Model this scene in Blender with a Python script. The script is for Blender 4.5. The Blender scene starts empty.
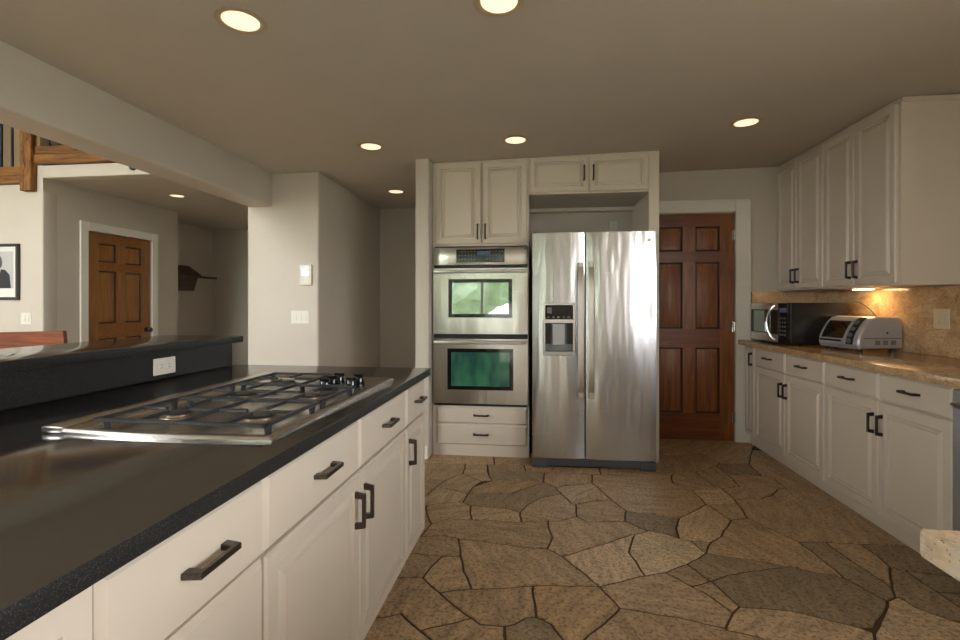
import bpy, bmesh, math, random
from math import radians as R, sin, cos, pi
from mathutils import Vector, Matrix

scene = bpy.context.scene
C = scene.collection

# ------------------------------------------------------------------ camera, world, light, exposure
cam = bpy.data.cameras.new('camera')
cam.sensor_width = 36.0
cam.lens = 18.0
cam.shift_y = -16.5 / 960
cam.clip_start = 0.02
cam_o = bpy.data.objects.new('camera', cam)
C.objects.link(cam_o)
cam_o.location = (0, 0, 1.235)
cam_o.rotation_euler = (R(90), 0, math.atan(57 / 480))
scene.camera = cam_o

scene.view_settings.view_transform = 'Standard'
scene.view_settings.look = 'None'
scene.view_settings.gamma = 1
scene.view_settings.use_curve_mapping = False
scene.view_settings.exposure = 0.20

SKY = 20.0
world = bpy.data.worlds.new('sky')
scene.world = world
world.use_nodes = True
wn = world.node_tree
bg = wn.nodes['Background']
tc = wn.nodes.new('ShaderNodeTexCoord')
sp = wn.nodes.new('ShaderNodeSeparateXYZ')
rp = wn.nodes.new('ShaderNodeValToRGB')
wn.links.new(tc.outputs['Generated'], sp.inputs[0])
wn.links.new(sp.outputs['Z'], rp.inputs[0])
wn.links.new(rp.outputs[0], bg.inputs[0])
rp.color_ramp.elements[0].position = 0.0
rp.color_ramp.elements[0].color = (1.0, 0.985, 0.965, 1)
rp.color_ramp.elements[1].position = 0.7
rp.color_ramp.elements[1].color = (0.88, 0.94, 1.0, 1)
bg.inputs[1].default_value = SKY


def portal(name, loc, rot, sx, sy):
    """light portal in a window opening: guides daylight sampling, emits nothing itself"""
    l = bpy.data.lights.new(name, 'AREA')
    l.shape = 'RECTANGLE'
    l.size, l.size_y = sx, sy
    l.cycles.is_portal = True
    o = bpy.data.objects.new(name, l)
    o.location = loc
    o.rotation_euler = rot
    C.objects.link(o)


# window openings (also used to cut the walls)
REAR_Y = -1.5
WIN_REAR_K = (-1.75, -0.35, 0.06, 2.22)       # kitchen glazed doors behind the camera
WIN_REAR_G = (-6.6, -3.2, 1.2, 4.2)         # great room glazing
WIN_RIGHT = (-1.4, 0.70, 1.02, 2.15)          # window above the sink (y0,y1,z0,z1)
for nm, (a, b, c, d) in (('portal_rear_kitchen', WIN_REAR_K), ('portal_rear_great_room', WIN_REAR_G)):
    portal(nm, ((a + b) / 2, REAR_Y - 0.13, (c + d) / 2), (R(90), 0, 0), b - a, d - c)
a, b, c, d = WIN_RIGHT
portal('portal_right', (2.435 + 0.13, (a + b) / 2, (c + d) / 2), (R(90), 0, R(90)), b - a, d - c)


# ------------------------------------------------------------------ materials
def S(r, g, b):
    def f(v):
        v /= 255.0
        return v / 12.92 if v <= 0.04045 else ((v + 0.055) / 1.055) ** 2.4
    return (f(r), f(g), f(b), 1.0)


def mat(name, col, rough=0.5, metal=0.0, spec=0.5, emit=None, es=0.0):
    m = bpy.data.materials.new(name)
    m.use_nodes = True
    p = m.node_tree.nodes['Principled BSDF']
    p.inputs['Base Color'].default_value = col
    p.inputs['Roughness'].default_value = rough
    p.inputs['Metallic'].default_value = metal
    p.inputs['Specular IOR Level'].default_value = spec
    if emit:
        p.inputs['Emission Color'].default_value = emit
        p.inputs['Emission Strength'].default_value = es
    return m


def noisy(name, stops, scale=5.0, stretch=(1, 1, 1), detail=4.0, rough=0.5, metal=0.0, bump=0.0, spec=0.5,
          nrough=0.55, dist=0.01, distort=0.0):
    """noise-coloured material in object coordinates; stops = [(pos, colour), ...]"""
    m = mat(name, stops[0][1], rough, metal, spec)
    nt = m.node_tree
    p = nt.nodes['Principled BSDF']
    t = nt.nodes.new('ShaderNodeTexCoord')
    mp = nt.nodes.new('ShaderNodeMapping')
    mp.inputs['Scale'].default_value = stretch
    n = nt.nodes.new('ShaderNodeTexNoise')
    n.inputs['Scale'].default_value = scale
    n.inputs['Detail'].default_value = detail
    n.inputs['Roughness'].default_value = nrough
    n.inputs['Distortion'].default_value = distort
    r = nt.nodes.new('ShaderNodeValToRGB')
    while len(r.color_ramp.elements) < len(stops):
        r.color_ramp.elements.new(0.5)
    for e, (q, c_) in zip(r.color_ramp.elements, stops):
        e.position = q
        e.color = c_
    nt.links.new(t.outputs['Object'], mp.inputs[0])
    nt.links.new(mp.outputs[0], n.inputs['Vector'])
    nt.links.new(n.outputs['Fac'], r.inputs[0])
    nt.links.new(r.outputs[0], p.inputs['Base Color'])
    if bump:
        b_ = nt.nodes.new('ShaderNodeBump')
        b_.inputs['Strength'].default_value = bump
        b_.inputs['Distance'].default_value = dist
        nt.links.new(n.outputs['Fac'], b_.inputs['Height'])
        nt.links.new(b_.outputs[0], p.inputs['Normal'])
    return m


M = {}
M['wall'] = noisy('wall_paint', [(0.3, S(196, 188, 177)), (0.7, S(201, 193, 182))], 3, rough=0.7, bump=0.05, dist=0.004)
M['ceiling'] = noisy('ceiling_paint', [(0.3, S(192, 183, 170)), (0.7, S(196, 187, 174))], 3, rough=0.8)
M['white_wall'] = M['wall']
M['trim'] = mat('trim_white', S(230, 226, 218), 0.4)
M['cab'] = mat('cabinet_paint', S(207, 196, 181), 0.38)
M['cabin'] = mat('cabinet_inside', S(170, 160, 145), 0.6)
M['black_gap'] = mat('shadow_gap', S(30, 28, 26), 0.8)
M['pull'] = noisy('dark_bronze', [(0.3, S(52, 46, 44)), (0.7, S(66, 58, 55))], 20, rough=0.38, metal=0.6)
M['pewter'] = noisy('brushed_pewter', [(0.3, S(84, 76, 70)), (0.7, S(104, 95, 88))], 30, (1, 8, 8), rough=0.35, metal=0.9)
M['black'] = mat('black_plastic', S(24, 24, 26), 0.35)
M['blackgloss'] = mat('black_gloss', S(14, 15, 18), 0.08)
M['chrome'] = mat('chrome', S(205, 205, 205), 0.15, 1.0)
M['plate'] = mat('switch_plate', S(222, 218, 208), 0.4)
M['slot'] = mat('slot_dark', S(70, 66, 60), 0.5)
M['almond'] = mat('almond_plate', S(205, 188, 160), 0.4)
M['iron'] = noisy('cast_iron', [(0.3, S(36, 37, 40)), (0.7, S(52, 53, 57))], 60, rough=0.42, bump=0.2, dist=0.001)
M['brass'] = mat('burner_alloy', S(150, 134, 114), 0.4, 0.8)
M['silver'] = mat('silver_plastic', S(176, 176, 180), 0.35, 0.35)
M['silver_dark'] = mat('grey_plastic', S(120, 120, 124), 0.4, 0.2)
M['lens'] = mat('lamp_lens', S(255, 236, 205), 0.5, emit=(1, 0.84, 0.60, 1), es=0.92)
M['cantrim'] = mat('lamp_trim', S(190, 168, 135), 0.35)
M['uclens'] = mat('cabinet_light_lens', S(255, 220, 160), 0.5, emit=(1, 0.62, 0.27, 1), es=72.0)
M['screen'] = mat('lit_screen', S(240, 245, 250), 0.3, emit=(0.85, 0.93, 1, 1), es=0.9)
M['display'] = mat('blue_display', S(50, 62, 84), 0.2, emit=(0.25, 0.35, 0.7, 1), es=0.06)
M['glyph'] = mat('panel_print', S(112, 112, 108), 0.5)
M['rubber'] = mat('rubber', S(28, 28, 28), 0.7)
M['bark'] = noisy('bark', [(0.3, S(70, 55, 40)), (0.7, S(95, 78, 60))], 8, rough=0.9)
M['leaf'] = noisy('leaf_green', [(0.3, S(150, 168, 140)), (0.7, S(208, 216, 194))], 2.5, rough=0.7, bump=0.6, dist=0.2)
M['bounce_patio'] = noisy('bounce_concrete', [(0.3, S(196, 186, 174)), (0.7, S(206, 196, 184))], 3, rough=0.85)
M['lawn'] = noisy('lawn', [(0.3, S(160, 164, 138)), (0.7, S(178, 178, 152))], 1.5, rough=0.9)
M['iron_bal'] = mat('baluster_iron', S(44, 50, 66), 0.5)
M['tan'] = noisy('loft_paint', [(0.3, S(170, 148, 118)), (0.7, S(176, 155, 124))], 3, rough=0.8)
M['mat_board'] = mat('mat_board', S(226, 224, 218), 0.7)
M['print'] = mat('print_grey', S(182, 182, 182), 0.6)
M['suit'] = mat('print_dark', S(46, 46, 50), 0.6)
M['face'] = mat('print_face', S(92, 90, 90), 0.6)
M['shirt'] = mat('print_white', S(235, 235, 235), 0.6)
M['frame'] = mat('frame_black', S(52, 50, 50), 0.4)


def stainless(name, base, rough, stretch, wav=0.02):
    m = mat(name, base, rough, 1.0)
    nt = m.node_tree
    p = nt.nodes['Principled BSDF']
    t = nt.nodes.new('ShaderNodeTexCoord')
    mp = nt.nodes.new('ShaderNodeMapping')
    mp.inputs['Scale'].default_value = stretch
    n = nt.nodes.new('ShaderNodeTexNoise')
    n.inputs['Scale'].default_value = 3.0
    n.inputs['Detail'].default_value = 2.0
    b_ = nt.nodes.new('ShaderNodeBump')
    b_.inputs['Strength'].default_value = 1.0
    b_.inputs['Distance'].default_value = wav
    f = nt.nodes.new('ShaderNodeTexNoise')
    f.inputs['Scale'].default_value = 40
    mp2 = nt.nodes.new('ShaderNodeMapping')
    mp2.inputs['Scale'].default_value = (stretch[0] * 0.05, stretch[1], stretch[2] * 30)
    mr = nt.nodes.new('ShaderNodeMapRange')
    mr.inputs['To Min'].default_value = rough * 0.8
    mr.inputs['To Max'].default_value = rough * 1.25
    nt.links.new(t.outputs['Object'], mp.inputs[0])
    nt.links.new(t.outputs['Object'], mp2.inputs[0])
    nt.links.new(mp2.outputs[0], f.inputs['Vector'])
    nt.links.new(f.outputs['Fac'], mr.inputs['Value'])
    nt.links.new(mr.outputs[0], p.inputs['Roughness'])
    nt.links.new(mp.outputs[0], n.inputs['Vector'])
    nt.links.new(n.outputs['Fac'], b_.inputs['Height'])
    nt.links.new(b_.outputs[0], p.inputs['Normal'])
    return m


M['steel'] = stainless('stainless_steel', S(206, 208, 212), 0.24, (2.2, 1, 0.35), 0.018)
M['steel_oven'] = stainless('stainless_oven', S(208, 206, 204), 0.24, (1.6, 1, 0.3), 0.010)
M['steel_top'] = mat('stainless_cooktop', S(204, 199, 192), 0.27, 1.0)
M['steel_bar'] = mat('stainless_bar', S(222, 221, 220), 0.28, 1.0)
M['steel_soft'] = mat('stainless_satin', S(205, 210, 222), 0.45, 0.85)


def oven_glass():
    m = mat('oven_glass', S(10, 14, 14), 0.02)
    nt = m.node_tree
    p = nt.nodes['Principled BSDF']
    g = nt.nodes.new('ShaderNodeBsdfGlossy')
    g.inputs['Roughness'].default_value = 0.015
    g.inputs['Color'].default_value = (0.80, 0.95, 0.88, 1)
    mx = nt.nodes.new('ShaderNodeMixShader')
    mx.inputs[0].default_value = 0.42
    out = nt.nodes['Material Output']
    nt.links.new(p.outputs[0], mx.inputs[1])
    nt.links.new(g.outputs[0], mx.inputs[2])
    nt.links.new(mx.outputs[0], out.inputs[0])
    return m


M['oven_glass'] = oven_glass()
M['teal_reflection_glass'] = noisy('teal_painted_reflection', [(0.35, S(34, 80, 74)), (0.65, S(60, 116, 88))], 4.0, (2, 1, 0.8), 2, 0.05)  # mottled green is a window reflection painted into the glass colour


def window_glass(name, tint):
    m = bpy.data.materials.new(name)
    m.use_nodes = True
    nt = m.node_tree
    nt.nodes.remove(nt.nodes['Principled BSDF'])
    t = nt.nodes.new('ShaderNodeBsdfTransparent')
    t.inputs[0].default_value = (tint, tint, tint, 1)
    g = nt.nodes.new('ShaderNodeBsdfGlossy')
    g.inputs['Roughness'].default_value = 0.0
    mx = nt.nodes.new('ShaderNodeMixShader')
    mx.inputs[0].default_value = 0.06
    nt.links.new(t.outputs[0], mx.inputs[1])
    nt.links.new(g.outputs[0], mx.inputs[2])
    nt.links.new(mx.outputs[0], nt.nodes['Material Output'].inputs[0])
    return m


M['window_glass'] = window_glass('window_glass', 0.95)
M['dimming_glass'] = window_glass('dimming_glass', 0.60)  # tint added to hold back daylight falling on the cabinets


def granite(name, stops, scale, rough, vein=None, speck=None, spec=0.5):
    m = mat(name, stops[0][1], rough, 0, spec)
    nt = m.node_tree
    p = nt.nodes['Principled BSDF']
    t = nt.nodes.new('ShaderNodeTexCoord')
    n = nt.nodes.new('ShaderNodeTexNoise')
    n.inputs['Scale'].default_value = scale
    n.inputs['Detail'].default_value = 6
    n.inputs['Roughness'].default_value = 0.65
    n.inputs['Distortion'].default_value = 0.6
    r = nt.nodes.new('ShaderNodeValToRGB')
    while len(r.color_ramp.elements) < len(stops):
        r.color_ramp.elements.new(0.5)
    for e, (q, c_) in zip(r.color_ramp.elements, stops):
        e.position, e.color = q, c_
    nt.links.new(t.outputs['Object'], n.inputs['Vector'])
    nt.links.new(n.outputs['Fac'], r.inputs[0])
    last = r.outputs[0]
    if vein:
        n2 = nt.nodes.new('ShaderNodeTexNoise')
        n2.inputs['Scale'].default_value = vein[1]
        n2.inputs['Detail'].default_value = 5
        n2.inputs['Distortion'].default_value = 1.6
        mp = nt.nodes.new('ShaderNodeMapping')
        mp.inputs['Scale'].default_value = (1, 1, 2.2)
        mp.inputs['Rotation'].default_value = (0.4, 0.3, 0.5)
        r2 = nt.nodes.new('ShaderNodeValToRGB')
        r2.color_ramp.elements[0].position = 0.47
        r2.color_ramp.elements[0].color = (0, 0, 0, 1)
        r2.color_ramp.elements[1].position = 0.53
        r2.color_ramp.elements[1].color = (1, 1, 1, 1)
        e3 = r2.color_ramp.elements.new(0.54)
        e3.color = (0, 0, 0, 1)
        mx = nt.nodes.new('ShaderNodeMixRGB')
        mlt = nt.nodes.new('ShaderNodeMath')
        mlt.operation = 'MULTIPLY'
        mlt.inputs[1].default_value = vein[2]
        nt.links.new(t.outputs['Object'], mp.inputs[0])
        nt.links.new(mp.outputs[0], n2.inputs['Vector'])
        nt.links.new(n2.outputs['Fac'], r2.inputs[0])
        nt.links.new(r2.outputs[0], mlt.inputs[0])
        nt.links.new(mlt.outputs[0], mx.inputs[0])
        nt.links.new(last, mx.inputs[1])
        mx.inputs[2].default_value = vein[0]
        last = mx.outputs[0]
    if speck:
        v = nt.nodes.new('ShaderNodeTexVoronoi')
        v.inputs['Scale'].default_value = speck[1]
        r3 = nt.nodes.new('ShaderNodeValToRGB')
        r3.color_ramp.elements[0].position = speck[2]
        r3.color_ramp.elements[0].color = (1, 1, 1, 1)
        r3.color_ramp.elements[1].position = speck[2] + 0.08
        r3.color_ramp.elements[1].color = (0, 0, 0, 1)
        n4 = nt.nodes.new('ShaderNodeTexNoise')
        n4.inputs['Scale'].default_value = speck[1] * 0.35
        m4 = nt.nodes.new('ShaderNodeMath')
        m4.operation = 'MULTIPLY'
        mx = nt.nodes.new('ShaderNodeMixRGB')
        nt.links.new(t.outputs['Object'], v.inputs['Vector'])
        nt.links.new(t.outputs['Object'], n4.inputs['Vector'])
        nt.links.new(v.outputs['Distance'], r3.inputs[0])
        nt.links.new(r3.outputs[0], m4.inputs[0])
        nt.links.new(n4.outputs['Fac'], m4.inputs[1])
        nt.links.new(m4.outputs[0], mx.inputs[0])
        nt.links.new(last, mx.inputs[1])
        mx.inputs[2].default_value = speck[0]
        last = mx.outputs[0]
    nt.links.new(last, p.inputs['Base Color'])
    return m


M['blackgranite'] = granite('black_granite', [(0.35, S(38, 37, 35)), (0.6, S(54, 52, 49)), (0.78, S(76, 73, 69))], 200, 0.11,
                            speck=(S(120, 118, 114), 230, 0.10))
M['blackgranite'].node_tree.nodes['Principled BSDF'].inputs['IOR'].default_value = 2.6
M['honed'] = granite('black_granite_edge', [(0.35, S(24, 24, 25)), (0.6, S(40, 40, 40)), (0.78, S(66, 65, 63))], 260, 0.40, speck=(S(112, 110, 106), 420, 0.20), spec=0.25)
M['gold'] = granite('golden_granite', [(0.30, S(168, 132, 94)), (0.48, S(190, 158, 118)), (0.62, S(202, 174, 136)), (0.75, S(178, 150, 118))],
                    11, 0.17, vein=(S(140, 104, 72), 3.6, 0.4), speck=(S(74, 56, 46), 75, 0.24))
M['cream_granite'] = granite('cream_granite', [(0.30, S(190, 160, 125)), (0.48, S(218, 200, 172)), (0.62, S(226, 212, 190)), (0.75, S(185, 180, 172))],
                             14, 0.2, vein=(S(170, 158, 146), 4.0, 0.4), speck=(S(80, 62, 54), 110, 0.14))
M['groove'] = mat('groove_stain_and_shade', S(64, 34, 17), 0.45)  # dark groove finish; also paints in shading that frontal light leaves out
M['woodv'] = noisy('door_wood_upright', [(0.25, S(98, 52, 22)), (0.5, S(132, 76, 36)), (0.75, S(160, 98, 50))], 3.2, (9, 9, 0.7), 6, 0.38, distort=0.6)
M['woodh'] = noisy('door_wood_level', [(0.25, S(96, 44, 18)), (0.5, S(118, 60, 26)), (0.75, S(138, 78, 38))], 3.2, (0.7, 9, 9), 6, 0.38, distort=0.6)
M['woodvl'] = noisy('light_door_upright', [(0.25, S(128, 84, 40)), (0.5, S(150, 102, 54)), (0.75, S(168, 120, 68))], 3.2, (9, 9, 0.7), 6, 0.38, distort=0.6)
M['woodhl'] = noisy('light_door_level', [(0.25, S(120, 74, 32)), (0.5, S(142, 92, 44)), (0.75, S(160, 108, 56))], 3.2, (9, 0.7, 9), 6, 0.38, distort=0.6)
M['timber'] = noisy('timber', [(0.3, S(66, 40, 16)), (0.48, S(118, 76, 33)), (0.7, S(150, 102, 50))], 3.0, (1, 8, 8), 7, 0.6, bump=0.3, distort=0.8)
M['timberv'] = noisy('timber_post', [(0.34, S(48, 28, 12)), (0.48, S(128, 80, 34)), (0.7, S(160, 108, 54))], 4.0, (8, 8, 1.5), 8, 0.6, bump=0.4, distort=1.2)
M['bench'] = noisy('bench_wood', [(0.3, S(76, 34, 17)), (0.5, S(106, 52, 26)), (0.7, S(134, 72, 38))], 3.0, (0.8, 9, 9), 6, 0.3, distort=0.8)
M['shelfwood'] = noisy('dark_shelf_wood', [(0.3, S(60, 40, 26)), (0.7, S(90, 62, 40))], 5, (1, 8, 8), 5, 0.5)
M['loft_wood'] = noisy('loft_wood', [(0.3, S(70, 44, 28)), (0.7, S(110, 74, 48))], 4, (8, 8, 1), 5, 0.6)


def stone_mat(name, cols):
    m = mat(name, S(130, 110, 85), 0.45)
    nt = m.node_tree
    p = nt.nodes['Principled BSDF']
    g = nt.nodes.new('ShaderNodeNewGeometry')
    r = nt.nodes.new('ShaderNodeValToRGB')
    r.color_ramp.interpolation = 'LINEAR'
    while len(r.color_ramp.elements) < len(cols):
        r.color_ramp.elements.new(0.5)
    for e, (q, c_) in zip(r.color_ramp.elements, cols):
        e.position, e.color = q, c_
    nt.links.new(g.outputs['Random Per Island'], r.inputs[0])
    t = nt.nodes.new('ShaderNodeTexCoord')
    # a per-stone rotation of the streaks
    rot = nt.nodes.new('ShaderNodeVectorRotate')
    rot.rotation_type = 'Z_AXIS'
    ml = nt.nodes.new('ShaderNodeMath')
    ml.operation = 'MULTIPLY'
    ml.inputs[1].default_value = 25.0
    nt.links.new(g.outputs['Random Per Island'], ml.inputs[0])
    nt.links.new(ml.outputs[0], rot.inputs['Angle'])
    nt.links.new(t.outputs['Object'], rot.inputs['Vector'])
    mp = nt.nodes.new('ShaderNodeMapping')
    mp.inputs['Scale'].default_value = (3.5, 14, 1)
    nt.links.new(rot.outputs[0], mp.inputs[0])
    n1 = nt.nodes.new('ShaderNodeTexNoise')
    n1.inputs['Scale'].default_value = 1.6
    n1.inputs['Detail'].default_value = 8
    n1.inputs['Roughness'].default_value = 0.7
    nt.links.new(mp.outputs[0], n1.inputs['Vector'])
    n2 = nt.nodes.new('ShaderNodeTexNoise')
    n2.inputs['Scale'].default_value = 62
    n2.inputs['Detail'].default_value = 4
    n2.inputs['Roughness'].default_value = 0.7
    nt.links.new(t.outputs['Object'], n2.inputs['Vector'])
    r1 = nt.nodes.new('ShaderNodeValToRGB')
    r1.color_ramp.elements[0].position = 0.3
    r1.color_ramp.elements[0].color = (0.48, 0.46, 0.44, 1)
    r1.color_ramp.elements[1].position = 0.68
    r1.color_ramp.elements[1].color = (1.12, 1.10, 1.06, 1)
    nt.links.new(n1.outputs['Fac'], r1.inputs[0])
    r2 = nt.nodes.new('ShaderNodeValToRGB')
    r2.color_ramp.elements[0].position = 0.40
    r2.color_ramp.elements[0].color = (0.30, 0.27, 0.24, 1)
    r2.color_ramp.elements[1].position = 0.5
    r2.color_ramp.elements[1].color = (1, 1, 1, 1)
    nt.links.new(n2.outputs['Fac'], r2.inputs[0])
    m1 = nt.nodes.new('ShaderNodeMixRGB')
    m1.blend_type = 'MULTIPLY'
    m1.inputs[0].default_value = 0.95
    m2 = nt.nodes.new('ShaderNodeMixRGB')
    m2.blend_type = 'MULTIPLY'
    m2.inputs[0].default_value = 0.75
    nt.links.new(r.outputs[0], m1.inputs[1])
    nt.links.new(r1.outputs[0], m1.inputs[2])
    nt.links.new(m1.outputs[0], m2.inputs[1])
    nt.links.new(r2.outputs[0], m2.inputs[2])
    nt.links.new(m2.outputs[0], p.inputs['Base Color'])
    ad = nt.nodes.new('ShaderNodeMath')
    ad.operation = 'ADD'
    nt.links.new(n1.outputs['Fac'], ad.inputs[0])
    nt.links.new(n2.outputs['Fac'], ad.inputs[1])
    b_ = nt.nodes.new('ShaderNodeBump')
    b_.inputs['Strength'].default_value = 0.55
    b_.inputs['Distance'].default_value = 0.006
    nt.links.new(ad.outputs[0], b_.inputs['Height'])
    nt.links.new(b_.outputs[0], p.inputs['Normal'])
    return m


M['stone'] = stone_mat('flagstone', [(0.0, S(180, 152, 116)), (0.2, S(210, 179, 140)), (0.4, S(190, 161, 125)), (0.6, S(214, 185, 148)), (0.8, S(196, 161, 117)), (1.0, S(206, 176, 138))])
M['slate'] = stone_mat('slate_flagstone', [(0.0, S(164, 142, 112)), (0.3, S(176, 153, 120)), (0.7, S(156, 137, 110)), (1.0, S(180, 155, 120))])
M['pale_stone'] = stone_mat('pale_flagstone', [(0.0, S(232, 204, 166)), (0.5, S(224, 194, 154)), (1.0, S(232, 208, 172))])
M['grout'] = noisy('grout', [(0.3, S(78, 58, 38)), (0.7, S(98, 74, 50))], 30, rough=0.9, bump=0.3)


# ------------------------------------------------------------------ mesh helpers
class MB:
    """collects shapes, links them as ONE mesh object"""

    def __init__(s, off=(0, 0, 0)):
        s.bm = bmesh.new()
        s.mats = []
        s.off = Vector(off)

    def mi(s, m):
        if m not in s.mats:
            s.mats.append(m)
        return s.mats.index(m)

    def box(s, x0, x1, y0, y1, z0, z1, m=None, bev=0.0, seg=1):
        b = bmesh.new()
        bmesh.ops.create_cube(b, size=1.0)
        for v in b.verts:
            v.co = Vector((x0 + (v.co.x + 0.5) * (x1 - x0), y0 + (v.co.y + 0.5) * (y1 - y0), z0 + (v.co.z + 0.5) * (z1 - z0)))
        if bev:
            bmesh.ops.bevel(b, geom=b.edges[:], offset=bev, segments=seg, profile=0.5, affect='EDGES')
        return s._merge(b, m)

    def _merge(s, b, m, mtx=None):
        i = s.mi(m) if m else 0
        vm = {}
        for v in b.verts:
            co = v.co if mtx is None else mtx @ v.co
            vm[v] = s.bm.verts.new(co - s.off)
        for f in b.faces:
            try:
                nf = s.bm.faces.new([vm[v] for v in f.verts])
                nf.material_index = i
            except ValueError:
                pass
        b.free()
        return s

    def face(s, pts, m=None):
        i = s.mi(m) if m else 0
        f = s.bm.faces.new([s.bm.verts.new(Vector(p) - s.off) for p in pts])
        f.material_index = i
        return s

    def loops(s, rings, m=None, cap0=True, cap1=True, closed=True):
        i = s.mi(m) if m else 0
        vs = [[s.bm.verts.new(Vector(p) - s.off) for p in r_] for r_ in rings]
        n = len(vs[0])
        for a_, b_ in zip(vs, vs[1:]):
            for k in range(n if closed else n - 1):
                f = s.bm.faces.new((a_[k], a_[(k + 1) % n], b_[(k + 1) % n], b_[k]))
                f.material_index = i
        if cap0:
            s.bm.faces.new(vs[0][::-1]).material_index = i
        if cap1:
            s.bm.faces.new(vs[-1]).material_index = i
        return s

    def panel(s, x0, x1, z0, z1, rings, y=0.0, m=None, caps=True):
        """raised panel facing -y : rings = [(inset, out), ...]; first ring lies on the back"""
        rr = []
        for ins, out in rings:
            rr.append([(x0 + ins, y - out, z0 + ins), (x1 - ins, y - out, z0 + ins), (x1 - ins, y - out, z1 - ins), (x0 + ins, y - out, z1 - ins)])
        return s.loops(rr, m, caps, caps)

    def cyl(s, p0, p1, r0, r1=None, m=None, n=16, cap=True):
        r1 = r0 if r1 is None else r1
        p0, p1 = Vector(p0), Vector(p1)
        d = (p1 - p0).normalized()
        u = d.orthogonal().normalized()
        w = d.cross(u)
        rr = []
        for p, r_ in ((p0, r0), (p1, r1)):
            rr.append([p + (u * cos(2 * pi * k / n) + w * sin(2 * pi * k / n)) * r_ for k in range(n)])
        return s.loops(rr, m, cap, cap)

    def lathe(s, prof, c=(0, 0, 0), m=None, n=24, axis='z'):
        rr = []
        for r_, h in prof:
            ring = []
            for k in range(n):
                a_ = 2 * pi * k / n
                if axis == 'z':
                    ring.append((c[0] + r_ * cos(a_), c[1] + r_ * sin(a_), c[2] + h))
                else:
                    ring.append((c[0] + r_ * cos(a_), c[1] - h, c[2] + r_ * sin(a_)))
            rr.append(ring)
        return s.loops(rr, m)

    def tube(s, pts, r_, m=None, n=8):
        pts = [Vector(p) for p in pts]
        rr = []
        u = None
        for k, p in enumerate(pts):
            d = (pts[min(k + 1, len(pts) - 1)] - pts[max(k - 1, 0)]).normalized()
            if u is None:
                u = d.orthogonal().normalized()
            else:
                u = (u - d * u.dot(d)).normalized()
            w = d.cross(u)
            rr.append([p + (u * cos(2 * pi * q / n) + w * sin(2 * pi * q / n)) * r_ for q in range(n)])
        return s.loops(rr, m)

    def prism(s, poly, d0, d1, plane='xy', m=None):
        """poly (a,b) extruded along the third axis d0..d1"""
        def P(a_, b_, d_):
            return {'xy': (a_, b_, d_), 'xz': (a_, d_, b_), 'yz': (d_, a_, b_)}[plane]
        return s.loops([[P(a_, b_, d0) for a_, b_ in poly], [P(a_, b_, d1) for a_, b_ in poly]], m)

    def build(s, name, m=None, parent=None, smooth=True):
        bmesh.ops.recalc_face_normals(s.bm, faces=s.bm.faces[:])
        me = bpy.data.meshes.new(name)
        s.bm.to_mesh(me)
        s.bm.free()
        mats = s.mats if s.mats else [m]
        for q in mats:
            me.materials.append(q)
        if smooth:
            me.polygons.foreach_set('use_smooth', [True] * len(me.polygons))
            me.set_sharp_from_angle(angle=R(32))
        o = bpy.data.objects.new(name, me)
        C.objects.link(o)
        if parent is not None:
            o.parent = parent
        return o


def thing(name, label, cat, loc=(0, 0, 0), rz=0.0, group=None):
    o = bpy.data.objects.new(name, None)
    o.empty_display_size = 0.1
    C.objects.link(o)
    o.location = loc
    o.rotation_euler = (0, 0, rz)
    o['label'] = label
    o['category'] = cat
    if group:
        o['group'] = group
    return o


def tag(o, label, cat, loc=None, rz=None, group=None):
    o['label'] = label
    o['category'] = cat
    if group:
        o['group'] = group
    if loc is not None:
        o.location = loc
    if rz is not None:
        o.rotation_euler = (0, 0, rz)
    return o


def struct(name, mb, m=None, parent=None):
    o = mb.build(name, m, parent)
    if parent is None:
        o['kind'] = 'structure'
    return o


def struct_empty(name, loc=(0, 0, 0), rz=0.0):
    o = bpy.data.objects.new(name, None)
    C.objects.link(o)
    o.location = loc
    o.rotation_euler = (0, 0, rz)
    o['kind'] = 'structure'
    return o


# ------------------------------------------------------------------ the setting
CEIL = 2.385
WALL_R = 2.435


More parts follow.
